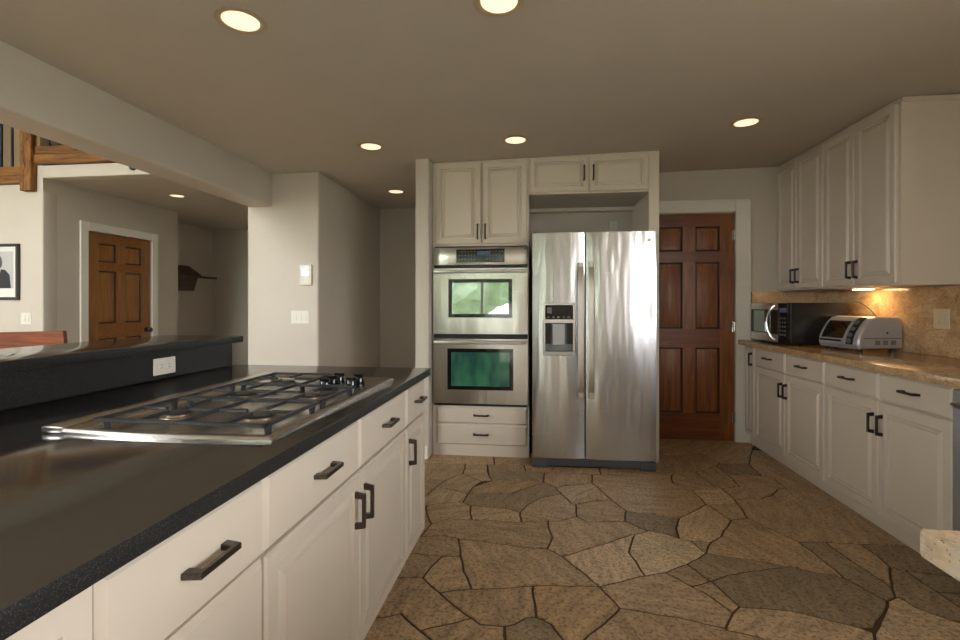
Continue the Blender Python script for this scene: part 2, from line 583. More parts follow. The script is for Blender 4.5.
STONES = [
    (0, [(-1.0,3.62),(-0.805,3.671),(-0.549,3.663),(-0.328,3.674),(-0.355,3.978),(-1.0,4.1)]),
    (0, [(-0.328,3.674),(-0.094,3.699),(0.06,3.681),(0.066,4.001),(-0.355,3.978)]),
    (0, [(-0.95,3.4),(-0.778,3.319),(-0.639,3.306),(-0.568,3.407),(-0.533,3.442),(-0.549,3.663),(-0.805,3.671),(-1.0,3.62)]),
    (0, [(-0.95,3.1),(-0.71,3.036),(-0.639,3.306),(-0.778,3.319),(-0.95,3.4)]),
    (0, [(-0.377,3.322),(-0.313,3.345),(-0.346,3.45),(-0.38,3.665),(-0.549,3.663),(-0.533,3.442)]),
    (0, [(-0.448,3.092),(-0.428,3.202),(-0.377,3.322),(-0.533,3.442),(-0.568,3.407),(-0.639,3.306),(-0.669,3.192)]),
    (0, [(-0.95,3.1),(-0.95,2.95),(-0.676,2.894),(-0.55,2.942),(-0.457,2.955),(-0.448,3.092),(-0.669,3.192),(-0.71,3.036)]),
    (0, [(-0.642,2.765),(-0.588,2.65),(-0.504,2.726),(-0.372,2.726),(-0.401,2.903),(-0.457,2.955),(-0.55,2.942),(-0.676,2.894)]),
    (0, [(-0.95,2.5),(-0.617,2.494),(-0.588,2.65),(-0.642,2.765),(-0.676,2.894),(-0.95,2.95)]),
    (0, [(-0.352,3.526),(-0.081,3.563),(-0.094,3.699),(-0.38,3.665)]),
    (1, [(-0.346,3.45),(-0.313,3.345),(-0.007,3.381),(0.044,3.35),(0.058,3.55),(-0.081,3.563),(-0.352,3.526)]),
    (0, [(-0.081,3.563),(0.058,3.55),(0.453,3.555),(0.47,3.685),(0.06,3.681),(-0.094,3.699)]),
    (0, [(-0.428,3.202),(-0.448,3.092),(-0.171,3.125),(0.044,3.35),(-0.007,3.381),(-0.313,3.345)]),
    (1, [(-0.457,2.955),(-0.401,2.903),(-0.196,2.906),(-0.096,2.848),(-0.062,2.963),(0.019,3.079),(0.152,3.158),(0.121,3.275),(0.044,3.35),(-0.171,3.125),(-0.448,3.092)]),
    (0, [(-0.372,2.726),(-0.092,2.727),(-0.096,2.848),(-0.196,2.906),(-0.401,2.903)]),
    (0, [(-0.092,2.727),(0.062,2.752),(0.13,2.766),(0.235,2.833),(0.235,3.008),(0.211,3.017),(0.152,3.158),(0.019,3.079),(-0.062,2.963),(-0.096,2.848)]),
    (0, [(-0.617,2.494),(-0.478,2.516),(-0.404,2.5),(-0.189,2.465),(0.051,2.438),(0.078,2.57),(0.062,2.752),(-0.092,2.727),(-0.372,2.726),(-0.504,2.726),(-0.588,2.65)]),
    (0, [(0.044,3.35),(0.121,3.275),(0.26,3.334),(0.38,3.376),(0.396,3.548),(0.058,3.55)]),
    (0, [(0.152,3.158),(0.211,3.017),(0.235,3.008),(0.342,3.071),(0.464,3.096),(0.38,3.376),(0.26,3.334),(0.121,3.275)]),
    (0, [(0.235,2.833),(0.286,2.779),(0.496,2.795),(0.529,2.954),(0.464,3.096),(0.342,3.071),(0.235,3.008)]),
    (0, [(0.464,3.096),(0.529,2.954),(0.574,2.927),(0.686,2.911),(0.813,2.882),(1.041,3.104),(1.018,3.327),(0.926,3.428),(0.971,3.617),(0.741,3.589),(0.396,3.548),(0.38,3.376)]),
    (1, [(0.496,2.795),(0.596,2.703),(0.66,2.691),(0.748,2.637),(0.759,2.749),(0.813,2.882),(0.686,2.911),(0.574,2.927),(0.529,2.954)]),
    (0, [(0.078,2.57),(0.051,2.438),(0.121,2.379),(0.521,2.659),(0.596,2.703),(0.496,2.795),(0.286,2.779),(0.235,2.833),(0.13,2.766),(0.062,2.752)]),
    (0, [(-0.372,2.32),(-0.337,2.192),(-0.28,2.062),(-0.138,2.089),(-0.017,2.116),(0.272,2.151),(0.121,2.379),(0.051,2.438),(-0.189,2.465),(-0.404,2.5)]),
    (0, [(-0.95,2.25),(-0.593,2.327),(-0.463,2.309),(-0.372,2.32),(-0.404,2.5),(-0.478,2.516),(-0.617,2.494),(-0.95,2.5)]),
    (0, [(-0.95,2.05),(-0.619,2.105),(-0.513,2.124),(-0.463,2.309),(-0.593,2.327),(-0.95,2.25)]),
    (0, [(-0.513,2.124),(-0.419,2.017),(-0.28,2.062),(-0.337,2.192),(-0.372,2.32),(-0.463,2.309)]),
    (0, [(-0.419,2.017),(-0.256,1.868),(-0.216,1.839),(-0.122,1.839),(-0.087,1.859),(-0.046,1.901),(-0.003,1.911),(-0.017,2.116),(-0.138,2.089),(-0.28,2.062)]),
    (0, [(-0.619,2.105),(-0.95,2.05),(-0.95,1.88),(-0.61,1.826),(-0.539,1.867),(-0.435,1.778),(-0.256,1.868),(-0.419,2.017),(-0.513,2.124)]),
    (0, [(-0.95,1.59),(-0.339,1.663),(-0.383,1.729),(-0.435,1.778),(-0.539,1.867),(-0.61,1.826),(-0.95,1.88)]),
    (0, [(-0.383,1.729),(-0.339,1.663),(-0.101,1.691),(-0.122,1.839),(-0.216,1.839),(-0.256,1.868),(-0.435,1.778)]),
    (1, [(-0.101,1.691),(0.108,1.716),(0.094,1.785),(0.051,1.871),(-0.003,1.911),(-0.046,1.901),(-0.087,1.859),(-0.122,1.839)]),
    (0, [(-0.003,1.911),(0.051,1.871),(0.094,1.785),(0.108,1.716),(0.122,1.718),(0.168,1.794),(0.337,2.0),(0.272,2.151),(-0.017,2.116)]),
    (2, [(0.272,2.151),(0.294,2.163),(0.49,2.255),(0.451,2.456),(0.521,2.659),(0.121,2.379)]),
    (2, [(0.451,2.456),(0.49,2.255),(0.586,2.293),(0.711,2.376),(0.834,2.494),(0.797,2.619),(0.748,2.637),(0.66,2.691),(0.596,2.703),(0.521,2.659)]),
    (2, [(0.759,2.749),(0.748,2.637),(0.797,2.619),(0.898,2.614),(0.974,2.683),(1.1,2.896),(1.041,3.104),(0.813,2.882)]),
    (0, [(0.834,2.494),(0.898,2.614),(0.797,2.619)]),
    (0, [(0.337,2.0),(0.412,1.997),(0.558,1.964),(0.718,1.931),(0.775,2.028),(0.704,2.16),(0.668,2.195),(0.586,2.293),(0.49,2.255),(0.294,2.163),(0.272,2.151)]),
    (0, [(0.168,1.794),(0.122,1.718),(0.92,1.812),(0.82,1.887),(0.72,1.919),(0.718,1.931),(0.558,1.964),(0.412,1.997),(0.337,2.0)]),
    (0, [(0.668,2.195),(0.772,2.247),(0.711,2.376),(0.586,2.293)]),
    (1, [(0.772,2.247),(0.86,2.306),(1.026,2.362),(1.182,2.415),(1.022,2.458),(0.834,2.494),(0.711,2.376)]),
    (0, [(0.704,2.16),(0.775,2.028),(0.818,2.075),(0.772,2.247),(0.668,2.195)]),
    (0, [(0.898,2.614),(0.834,2.494),(1.022,2.458),(1.182,2.415),(1.38,2.34),(1.351,2.663),(1.206,2.929),(1.1,2.896),(0.974,2.683)]),
    (1, [(0.818,2.075),(1.012,2.068),(1.178,2.01),(1.225,1.988),(1.279,1.994),(1.39,2.109),(1.447,2.178),(1.38,2.34),(1.182,2.415),(1.026,2.362),(0.86,2.306),(0.772,2.247)]),
    (0, [(0.775,2.028),(0.718,1.931),(0.72,1.919),(0.82,1.887),(0.92,1.812),(1.186,1.844),(1.254,1.961),(1.225,1.988),(1.178,2.01),(1.012,2.068),(0.818,2.075)]),
    (2, [(1.39,2.109),(1.296,1.996),(1.254,1.961),(1.186,1.844),(1.83,1.92),(1.833,1.992),(1.629,2.068),(1.539,2.144),(1.517,2.214),(1.5,2.212),(1.447,2.178)]),
    (1, [(1.38,2.34),(1.447,2.178),(1.5,2.212),(1.535,2.295),(1.509,2.453),(1.484,2.684),(1.351,2.663)]),
    (0, [(1.509,2.453),(1.535,2.295),(1.648,2.465),(1.656,2.684),(1.484,2.684)]),
    (1, [(1.648,2.465),(1.692,2.446),(1.727,2.428),(1.853,2.411),(1.918,2.435),(1.993,2.62),(1.969,2.685),(1.656,2.684)]),
    (1, [(1.535,2.295),(1.5,2.212),(1.517,2.214),(1.539,2.144),(1.629,2.068),(1.833,1.992),(1.881,2.08),(1.709,2.17),(1.708,2.279),(1.692,2.446),(1.648,2.465)]),
    (1, [(1.708,2.279),(1.955,2.287),(1.959,2.361),(1.853,2.411),(1.727,2.428),(1.692,2.446)]),
    (1, [(1.709,2.17),(1.881,2.08),(1.955,2.287),(1.708,2.279)]),
    (0, [(1.351,2.663),(1.484,2.684),(1.656,2.684),(1.969,2.685),(1.957,2.8),(1.95,3.117),(1.627,3.137),(1.508,3.296),(1.406,3.231),(1.244,3.201),(1.229,3.116),(1.206,2.929)]),
    (0, [(1.627,3.137),(1.95,3.117),(1.904,3.455),(1.664,3.442),(1.59,3.407),(1.508,3.296)]),
    (0, [(1.244,3.201),(1.406,3.231),(1.508,3.296),(1.59,3.407),(1.366,3.437),(1.225,3.381)]),
    (2, [(1.041,3.104),(1.229,3.116),(1.244,3.201),(1.225,3.381),(1.018,3.327)]),
    (0, [(1.1,2.896),(1.206,2.929),(1.229,3.116),(1.041,3.104)]),
    (0, [(0.926,3.428),(1.018,3.327),(1.225,3.381),(1.192,3.402),(1.159,3.687),(0.971,3.617)]),
    (0, [(1.192,3.402),(1.225,3.381),(1.366,3.437),(1.364,3.647),(1.36,3.846),(1.159,3.687)]),
    (1, [(1.364,3.647),(1.596,3.658),(1.63,3.936),(1.405,3.91),(1.36,3.846)]),
    (0, [(1.366,3.437),(1.59,3.407),(1.664,3.442),(1.661,3.603),(1.596,3.658),(1.364,3.647)]),
    (0, [(1.596,3.658),(1.661,3.603),(1.664,3.442),(1.904,3.455),(2.172,4.278),(1.8,4.289),(1.63,3.936)]),
    (0, [(0.797,3.861),(0.47,3.685),(0.453,3.555),(0.741,3.589),(0.971,3.617),(1.159,3.687),(1.36,3.846),(1.405,3.91),(1.346,4.18),(0.955,4.054)]),
    (0, [(0.955,4.054),(1.346,4.18),(1.405,3.91),(1.63,3.936),(1.8,4.289),(2.096,4.823),(1.109,4.706)]),
]


def flagstones():
    random.seed(11)
    x0, x1, y0, y1 = -7.0, 2.43, -1.5, 7.6
    nrm, lim = (-0.1179, 0.9930), 1.691          # the laid-out stones start beyond this line
    seeds = []
    for _ in range(6000):
        p = (random.uniform(x0, x1), random.uniform(y0, y1))
        if p[0] > -0.95 and p[0] * nrm[0] + p[1] * nrm[1] > lim:
            continue
        md = 0.36 if p[0] > -1.2 else 0.55
        if all((p[0] - q[0]) ** 2 + (p[1] - q[1]) ** 2 > md * md for q in seeds):
            seeds.append(p)
    mb = MB()
    mb.face([(-7.1, -1.6, -0.006), (2.5, -1.6, -0.006), (2.5, 7.7, -0.006), (-7.1, 7.7, -0.006)], M['grout'])

    def clip(poly, nx, ny, k):
        """keep nx*x + ny*y <= k"""
        out = []
        for i in range(len(poly)):
            a_, b_ = poly[i], poly[(i + 1) % len(poly)]
            da, db = a_[0] * nx + a_[1] * ny - k, b_[0] * nx + b_[1] * ny - k
            if da <= 0:
                out.append(a_)
            if (da < 0 < db) or (db < 0 < da):
                t_ = da / (da - db)
                out.append((a_[0] + (b_[0] - a_[0]) * t_, a_[1] + (b_[1] - a_[1]) * t_))
        return out

    def inset(ps, d_):
        out = []
        n = len(ps)
        for k in range(n):
            p0, p1, p2 = Vector(ps[k - 1]), Vector(ps[k]), Vector(ps[(k + 1) % n])
            e1, e2 = (p1 - p0), (p2 - p1)
            if e1.length < 1e-6 or e2.length < 1e-6:
                out.append(ps[k])
                continue
            n1 = Vector((-e1.y, e1.x)).normalized()
            n2 = Vector((-e2.y, e2.x)).normalized()
            nn = n1 + n2
            if nn.length < 0.3:
                out.append(ps[k])
                continue
            nn = nn / max(0.5, nn.length_squared / 2)
            out.append(tuple(p1 + nn * d_))
        return out

    def lay(poly, m, amp):
        pts = []
        for k in range(len(poly)):
            a_, b_ = poly[k], poly[(k + 1) % len(poly)]
            n = max(1, int(math.hypot(b_[0] - a_[0], b_[1] - a_[1]) / 0.04))
            for q in range(n):
                t_ = q / n
                x, y = a_[0] + (b_[0] - a_[0]) * t_, a_[1] + (b_[1] - a_[1]) * t_
                # wobble that depends on position only, so both neighbours follow the same line
                w1 = amp * (sin(19.3 * x + 17.1 * y + 1.3) + 0.6 * sin(43 * x - 37 * y))
                w2 = amp * (sin(18.1 * x - 20.7 * y + 0.4) + 0.6 * sin(39 * x + 41 * y))
                pts.append((x + w1, y + w2))
        a_ = inset(pts, 0.0055)
        b_ = inset(pts, 0.0095)
        mb.loops([[(p[0], p[1], -0.0055) for p in a_], [(p[0], p[1], -0.002) for p in a_], [(p[0], p[1], 0.0) for p in b_]], m, cap0=False)

    for kind, poly in STONES:
        lay(poly, (M['stone'], M['slate'], M['pale_stone'])[kind], 0.0035)
    for i, (sx, sy) in enumerate(seeds):
        poly = [(x0, y0), (x1, y0), (x1, y1), (x0, y1)]
        for d2, (qx, qy) in sorted(((q[0] - sx) ** 2 + (q[1] - sy) ** 2, q) for j, q in enumerate(seeds) if j != i)[:22]:
            nx, ny = qx - sx, qy - sy
            poly = clip(poly, nx, ny, ((sx + qx) * nx + (sy + qy) * ny) / 2)
        if sx > -0.95:
            poly = clip(clip(poly, *nrm, lim), -1, 0, 0.95)
        else:
            poly = clip(poly, 1, 0, -0.95)
        if len(poly) > 2:
            lay(poly, M['slate'] if i % 6 == 0 else M['stone'], 0.006)
    o = mb.build('floor', None, None, smooth=False)
    o['kind'] = 'structure'


flagstones()

def ceil_z(x):
    return CEIL + 0.0205 * max(0.0, x + 0.9)


mb = MB()
prof = [(-2.40, CEIL), (-0.9, CEIL), (2.60, ceil_z(2.60)), (2.60, 2.60), (-2.40, 2.60)]
mb.prism(prof, -1.65, 5.95, 'xz')
struct('ceiling', mb, M['ceiling'])
# rounded drywall beam between kitchen and great room
struct('wall_header', MB().box(-2.555, -2.329, -1.65, 4.02, 2.093, 2.62, None, 0.018, 3), M['wall'])
struct('wall_upper', MB().box(-2.555, -2.41, -1.65, 4.02, 2.60, 5.2), M['wall'])
# column block with hallway side
struct('wall_column', MB().box(-2.565, -1.899, 4.003, 7.75, 0, 2.62, None, 0.018, 3), M['wall'])
struct('wall_hall', MB().box(-1.92, -0.85, 5.66, 5.81, 0, CEIL + 0.05), M['wall'])
struct('wall_partition', MB().box(-0.965, -0.852, 3.74, 5.68, 0, CEIL + 0.03, None, 0.012, 3), M['wall'])
struct('baseboard_partition', MB().box(-0.980, -0.858, 3.725, 4.6, 0, 0.10, None, 0.004), M['trim'])
# wall behind the door (opening x 0.925..1.752, z < 2.045)
mb = MB()
mb.box(-0.852, 0.974, 4.53, 4.65, 0, 2.5)
mb.box(1.757, 2.60, 4.53, 4.65, 0, 2.5)
mb.box(0.974, 1.757, 4.53, 4.65, 2.045, 2.5)
mb.box(-0.852, 2.60, 4.65, 4.72, 0, 2.5)
struct('wall_back', mb, M['wall'])


def wall_with_opening(name, axis, p0, p1, a0, a1, z0, z1, holes, m):
    """axis 'x': wall runs along x, thickness p0..p1 in y; 'y' the other way. holes (a,b,c,d)"""
    mb = MB()
    def bx(a_, b_, c_, d_):
        if b_ - a_ < 1e-4 or d_ - c_ < 1e-4:
            return
        if axis == 'x':
            mb.box(a_, b_, p0, p1, c_, d_)
        else:
            mb.box(p0, p1, a_, b_, c_, d_)
    x = a0
    for (a_, b_, c_, d_) in sorted(holes):
        bx(x, a_, z0, z1)
        bx(a_, b_, z0, c_)
        bx(a_, b_, d_, z1)
        x = b_
    bx(x, a1, z0, z1)
    return struct(name, mb, m)


def window(name, axis, a, b, c, d, y0, nx, nz, glass='window_glass'):
    """frame + mullions + pane filling an opening"""
    w = struct_empty(name)
    f = MB()
    t = 0.06
    def bx(m_, a_, b_, c_, d_, ya, yb):
        if axis == 'x':
            m_.box(a_, b_, ya, yb, c_, d_)
        else:
            m_.box(ya, yb, a_, b_, c_, d_)
    ya, yb = y0, y0 + 0.06
    bx(f, a, b, c, c + t, ya, yb)
    bx(f, a, b, d - t, d, ya, yb)
    bx(f, a, a + t, c + t, d - t, ya, yb)
    bx(f, b - t, b, c + t, d - t, ya, yb)
    for k in range(1, nx):
        x = a + (b - a) * k / nx
        bx(f, x - t / 2, x + t / 2, c + t, d - t, ya, yb)
    for k in range(1, nz):
        z = c + (d - c) * k / nz
        bx(f, a + t, b - t, z - t / 2, z + t / 2, ya + 0.004, yb - 0.004)
    f.build('window_frame', M['trim'], w)
    g = MB()
    bx(g, a + t, b - t, c + t, d - t, y0 + 0.027, y0 + 0.033)
    g.build('glass_pane', M[glass], w)


wall_with_opening('wall_rear', 'x', -1.65, REAR_Y, -7.15, 2.60, 0, 5.2, [WIN_REAR_K, WIN_REAR_G], M['wall'])
wall_with_opening('wall_right', 'y', WALL_R, 2.60, -1.5, 4.53, 0, 2.5, [WIN_RIGHT], M['wall'])
window('window_1', 'x', *WIN_REAR_K, -1.60, 2, 1, 'dimming_glass')
window('window_2', 'x', *WIN_REAR_G, -1.60, 3, 2)
window('window_3', 'y', *WIN_RIGHT, 2.50, 2, 1)
struct('wall_left', MB().box(-7.15, -7.0, -1.5, 7.75, 0, 5.2), M['wall'])
struct('wall_picture', MB().box(-7.0, -4.9, 4.246, 4.40, 0, 2.434, None, 0.012, 3), M['wall'])
struct('wall_alcove_header', MB().box(-5.075, -4.8995, 4.2455, 4.40, 2.36, 2.615).box(-4.93, -2.55, 4.246, 4.40, 2.49, 2.615, None, 0.01, 2), M['wall'])
# alcove side wall with a door opening y 4.725..5.595
mb = MB()
mb.box(-5.05, -4.9006, 4.30, 4.715, 0, 2.489)
mb.box(-5.05, -4.9006, 5.600, 6.06, 0, 2.49)
mb.box(-5.05, -4.9006, 4.715, 5.600, 2.04, 2.49)
mb.box(-5.12, -5.05, 4.40, 6.06, 0, 2.49)
struct('wall_alcove', mb, M['wall'])
mb = MB()
mb.box(-5.65, -5.12, 5.94, 6.06, 0, 2.49)
mb.box(-5.65, -5.50, 6.06, 7.6, 0, 2.49)
mb.box(-5.65, -2.56, 7.6, 7.75, 0, 2.49)
struct('wall_niche', mb, M['wall'])
struct('ceiling_alcove', MB().box(-7.0, -2.56, 4.40, 7.75, 2.49, 2.575), M['ceiling'])
struct('ceiling_great_room', MB().box(-7.15, -2.40, -1.65, 7.75, 5.2, 5.35), M['ceiling'])
struct('wall_loft', MB().box(-7.0, -2.41, 5.3, 5.45, 2.575, 5.2), M['tan'])
struct('wall_loft_side', MB().box(-2.555, -2.41, 4.02, 6.8, 2.62, 5.2), M['wall'])

# doors -----------------------------------------------------------------------------------------------------------
PANEL_IN = [(0.0, 0.0), (0.012, -0.012), (0.020, -0.012), (0.045, -0.002)]


def six_panel_leaf(w, h, t, mv, mh, xo=0.0):
    """leaf in local x 0..w, z 0..h, front at y=0 (faces -y)"""
    mb = MB((-xo, 0, 0))
    st, mu = 0.122 * w / 0.77, 0.112 * w / 0.77
    xs = [(0, st), ((w - mu) / 2, (w + mu) / 2), (w - st, w)]
    rails = [(0, 0.24), (0.83, 1.00), (1.60, 1.70), (h - 0.115, h)]
    for k in (0, 2):
        mb.box(xs[k][0], xs[k][1], 0, t, 0, h, mv)
    for a_, b_ in rails:
        mb.box(st, w - st, 0, t, a_, b_, mh)
    for (a_, b_), (c_, d_) in zip(rails, rails[1:]):
        mb.box(xs[1][0], xs[1][1], 0, t, b_, c_, mv)
        for x0, x1 in ((xs[0][1], xs[1][0]), (xs[1][1], xs[2][0])):
            mb.panel(x0 + 0.013, x1 - 0.013, b_ + 0.013, c_ - 0.013, [(0.0, -0.017), (0.003, -0.017), (0.036, -0.004)], 0.0, mv)
            mb.panel(x0, x1, b_, c_, [(0.0, 0.0), (0.005, -0.014), (0.014, -0.0175)], 0.0, M['groove'], False)
            mb.box(x0, x1, 0.020, t - 0.004, b_, c_, mv)
    return mb


d1 = struct_empty('door_1', (0.925, 4.532, 0.006))
leaf = six_panel_leaf(0.770, 2.036, 0.04, M['woodv'], M['woodh'], 0.055).build('door_leaf', None, d1)
leaf['label'] = 'dark reddish six panel wooden door leaf'
mb = MB()
for z in (0.21, 1.02, 1.84):
    mb = MB()
    mb.cyl((0.826, -0.008, z - 0.045), (0.826, -0.008, z + 0.045), 0.008)
    mb.box(0.806, 0.83, -0.003, 0.0, z - 0.045, z + 0.045)
    mb.build('hinge', M['chrome'], d1)
mb = MB()
mb.box(0.832, 0.952, -0.026, -0.002, -0.006, 2.150, None, 0.004)
mb.box(-0.060, 0.047, -0.026, -0.002, -0.006, 2.150, None, 0.004)
mb.box(0.047, 0.832, -0.026, -0.002, 2.046, 2.150, None, 0.004)
mb.box(0.938, 0.957, -0.031, -0.002, -0.006, 2.158, None, 0.003)
mb.box(-0.060, 0.952, -0.031, -0.002, 2.138, 2.158, None, 0.003)
mb.build('door_casing', M['trim'], d1)

d2 = struct_empty('door_2', (-4.905, 4.727, 0.006), R(90))          # faces +x ; local x runs +y
leaf = six_panel_leaf(0.862, 2.026, 0.04, M['woodvl'], M['woodhl']).build('door_leaf', None, d2)
leaf['label'] = 'lighter brown six panel wooden door leaf'
mb = MB()
mb.box(0.870, 0.965, -0.028, -0.006, -0.006, 2.125, None, 0.004)
mb.box(-0.10, -0.008, -0.028, -0.006, -0.006, 2.125, None, 0.004)
mb.box(-0.008, 0.870, -0.028, -0.006, 2.032, 2.125, None, 0.004)
mb.build('door_casing', M['trim'], d2)
mb = MB()
mb.lathe([(0.001, 0), (0.03, 0), (0.03, 0.008), (0.011, 0.012), (0.011, 0.04), (0.026, 0.046), (0.03, 0.06), (0.024, 0.072), (0.001, 0.075)], (0.80, 0, 0.90), None, 16, 'y')
mb.build('door_knob', M['black'], d2)


# ------------------------------------------------------------------ outside the windows (mirrored in oven glass and steel)
struct('lawn', MB().box(-40, 40, -40, 20, -0.45, -0.20), M['lawn'])
struct('bounce_terrace_floor', MB().box(-9, 7, -5.5, 9, -0.199, -0.12), M['bounce_patio'])  # unseen pale terrace, added to bounce neutral daylight into the room


def tree(x, y, h, r, label, seed):
    rnd = random.Random(seed)
    t = thing('tree', label, 'tree', (x, y, -0.15), rnd.uniform(0, 6))
    MB().cyl((0, 0, 0), (0, 0, h * 0.55), 0.16, 0.09).build('trunk', M['bark'], t)
    b = bmesh.new()
    bmesh.ops.create_icosphere(b, subdivisions=4, radius=1.0)
    ph = [rnd.uniform(0, 6) for _ in range(6)]
    for v in b.verts:
        d = v.co.normalized()
        k = 1 + 0.16 * sin(5 * d.x + ph[0]) * sin(4 * d.y + ph[1]) + 0.12 * sin(9 * d.z + ph[2]) * sin(8 * d.x + ph[3]) + 0.07 * sin(17 * d.y + ph[4]) * sin(15 * d.z + ph[5])
        v.co = Vector((d.x * r * k, d.y * r * k, h * 0.6 + d.z * h * 0.42 * k))
    mb = MB()
    mb._merge(b, None)
    mb.build('crown', M['leaf'], t)


tree(-2.6, -9.5, 5.2, 2.3, 'broad green tree on the lawn straight out from the glazed kitchen doors', 1)
tree(2.6, -8.2, 3.4, 1.5, 'small round green tree outside, nearer the sink side of the kitchen', 2)
tree(-10.5, -13.0, 6.5, 2.9, 'tall green tree outside the great room glazing', 3)


# ------------------------------------------------------------------ cabinet building kit (local: x width, -y faces the room, z up)
DOOR_RINGS = [(0.0, 0.0), (0.0, 0.013), (0.005, 0.019), (0.044, 0.019), (0.047, 0.007), (0.056, 0.006), (0.067, 0.016), (0.069, 0.011), (0.073, 0.011), (0.078, 0.018)]
SLAB_RINGS = [(0.0, 0.0), (0.0, 0.008), (0.011, 0.019)]
FLAT_RINGS = [(0.0, 0.0), (0.0, 0.013), (0.005, 0.019), (0.034, 0.019), (0.037, 0.007), (0.045, 0.006), (0.055, 0.016), (0.057, 0.011), (0.061, 0.011), (0.066, 0.018)]


def pull(parent, cx, cz, L, vertical, m, y=-0.019, thick=0.012, proj=0.034):
    h = L / 2
    prof = [(-h, 0), (-h + 0.006, proj), (h - 0.006, proj), (h, 0), (h - 0.020, 0), (h - 0.022, proj - 0.011), (-h + 0.022, proj - 0.011), (-h + 0.020, 0)]
    mb = MB()
    # y sign: out of the cabinet is -y
    if vertical:
        pts = [(-b_, a_) for a_, b_ in prof]
        i0, i1 = [], []
        for yy, zz in pts:
            i0.append((cx - thick / 2, y + yy, cz + zz))
            i1.append((cx + thick / 2, y + yy, cz + zz))
    else:
        i0, i1 = [], []
        for a_, b_ in prof:
            i0.append((cx + a_, y - b_, cz - thick / 2))
            i1.append((cx + a_, y - b_, cz + thick / 2))
    # split the U into three quads per side so that the caps stay clean
    n = 8
    bm = mb.bm
    v0 = [bm.verts.new(p) for p in i0]
    v1 = [bm.verts.new(p) for p in i1]
    for k in range(n):
        bm.faces.new((v0[k], v0[(k + 1) % n], v1[(k + 1) % n], v1[k]))
    for v in (v0, v1):
        bm.faces.new((v[0], v[1], v[6], v[7]))
        bm.faces.new((v[1], v[2], v[5], v[6]))
        bm.faces.new((v[2], v[3], v[4], v[5]))
    bmesh.ops.recalc_face_normals(bm, faces=bm.faces[:])
    bmesh.ops.bevel(bm, geom=[e for e in bm.edges if len(e.link_faces) == 2 and e.calc_face_angle(0) > 0.6], offset=0.0016, segments=1, affect='EDGES')
    return mb.build('handle', m, parent)


def front(root, kind, x0, x1, z0, z1, rings, handle=None, m=None, pm=None, L=0.135, y=0.0):
    """door / drawer with its handle as sub-part; handle = ('h', cx, cz) or ('v', cx, cz)"""
    o = MB().panel(x0, x1, z0, z1, rings, y).build(kind, m or M['cab'], root)
    if handle:
        pull(o, handle[1], handle[2], L, handle[0] == 'v', pm or M['pull'], y - 0.019)
    return o


def carcass(root, w, d, z0, z1, toe=0.0, toe_in=0.07, m=None):
    m = m or M['cab']
    MB().box(0, w, 0, d, z0, z1).build('body', m, root)
    if toe:
        MB().box(0, w, toe_in, d, 0, toe).build('toe_kick', m, root)


# ------------------------------------------------------------------ island (turned 1.2 degrees to the room)
ISL_A = R(-1.0)
ISL_O = (-0.522, 2.335)


def IS(x, y, z):
    return (ISL_O[0] + x * cos(ISL_A) - y * sin(ISL_A), ISL_O[1] + x * sin(ISL_A) + y * cos(ISL_A), z)


ISL_F = R(90) + ISL_A          # cabinets facing +x


def island_unit(label, y0, y1, fronts):
    root = thing('base_cabinet', label, 'cabinet', IS(-0.048, y0, 0), ISL_F, 'island base cabinets')
    w = y1 - y0
    carcass(root, w, 0.96, 0.11, 0.880, 0.11, 0.065)
    for f in fronts:
        front(root, *f, pm=M['pewter'], L=0.118)
    return root


def rel(y0, a, b):
    return a - y0, b - y0


y0 = -2.25
a, b = rel(y0, -2.24, -1.763)
island_unit('cream island cabinet with a full height door, closest to the camera', y0, -1.760, [('door', a, b, 0.125, 0.868, DOOR_RINGS, None)])
y0 = -1.760
a, b = rel(y0, -1.756, -1.376)
island_unit('cream island drawer stack with brushed bar pulls, before the cooktop', y0, -1.373, [
    ('drawer', a, b, 0.699, 0.868, SLAB_RINGS, ('h', (a + b) / 2 + 0.01, 0.787)),
    ('drawer', a, b, 0.419, 0.693, SLAB_RINGS, ('h', (a + b) / 2 + 0.01, 0.595)),
    ('drawer', a, b, 0.125, 0.413, SLAB_RINGS, ('h', (a + b) / 2 + 0.01, 0.30))])
y0 = -1.373
a, b = rel(y0, -1.370, -0.852)
c, d = rel(y0, -0.845, -0.336)
island_unit('cream island cabinet with two drawers over a pair of doors below the cooktop', y0, -0.327, [
    ('drawer', a, b, 0.699, 0.868, SLAB_RINGS, ('h', (a + b) / 2 + 0.01, 0.787)),
    ('drawer', c, d, 0.699, 0.868, SLAB_RINGS, ('h', (c + d) / 2 + 0.01, 0.787)),
    ('door', a, b, 0.125, 0.693, DOOR_RINGS, ('v', b - 0.033, 0.585)),
    ('door', c, d, 0.125, 0.693, DOOR_RINGS, ('v', c + 0.033, 0.585))])
y0 = -0.327
a, b = rel(y0, -0.318, -0.010)
island_unit('narrow cream island cabinet with one drawer and one door at the far end', y0, -0.006, [
    ('drawer', a, b, 0.699, 0.868, SLAB_RINGS, ('h', (a + b) / 2 + 0.02, 0.787)),
    ('door', a, b, 0.125, 0.693, DOOR_RINGS, ('v', a + 0.033, 0.585))])

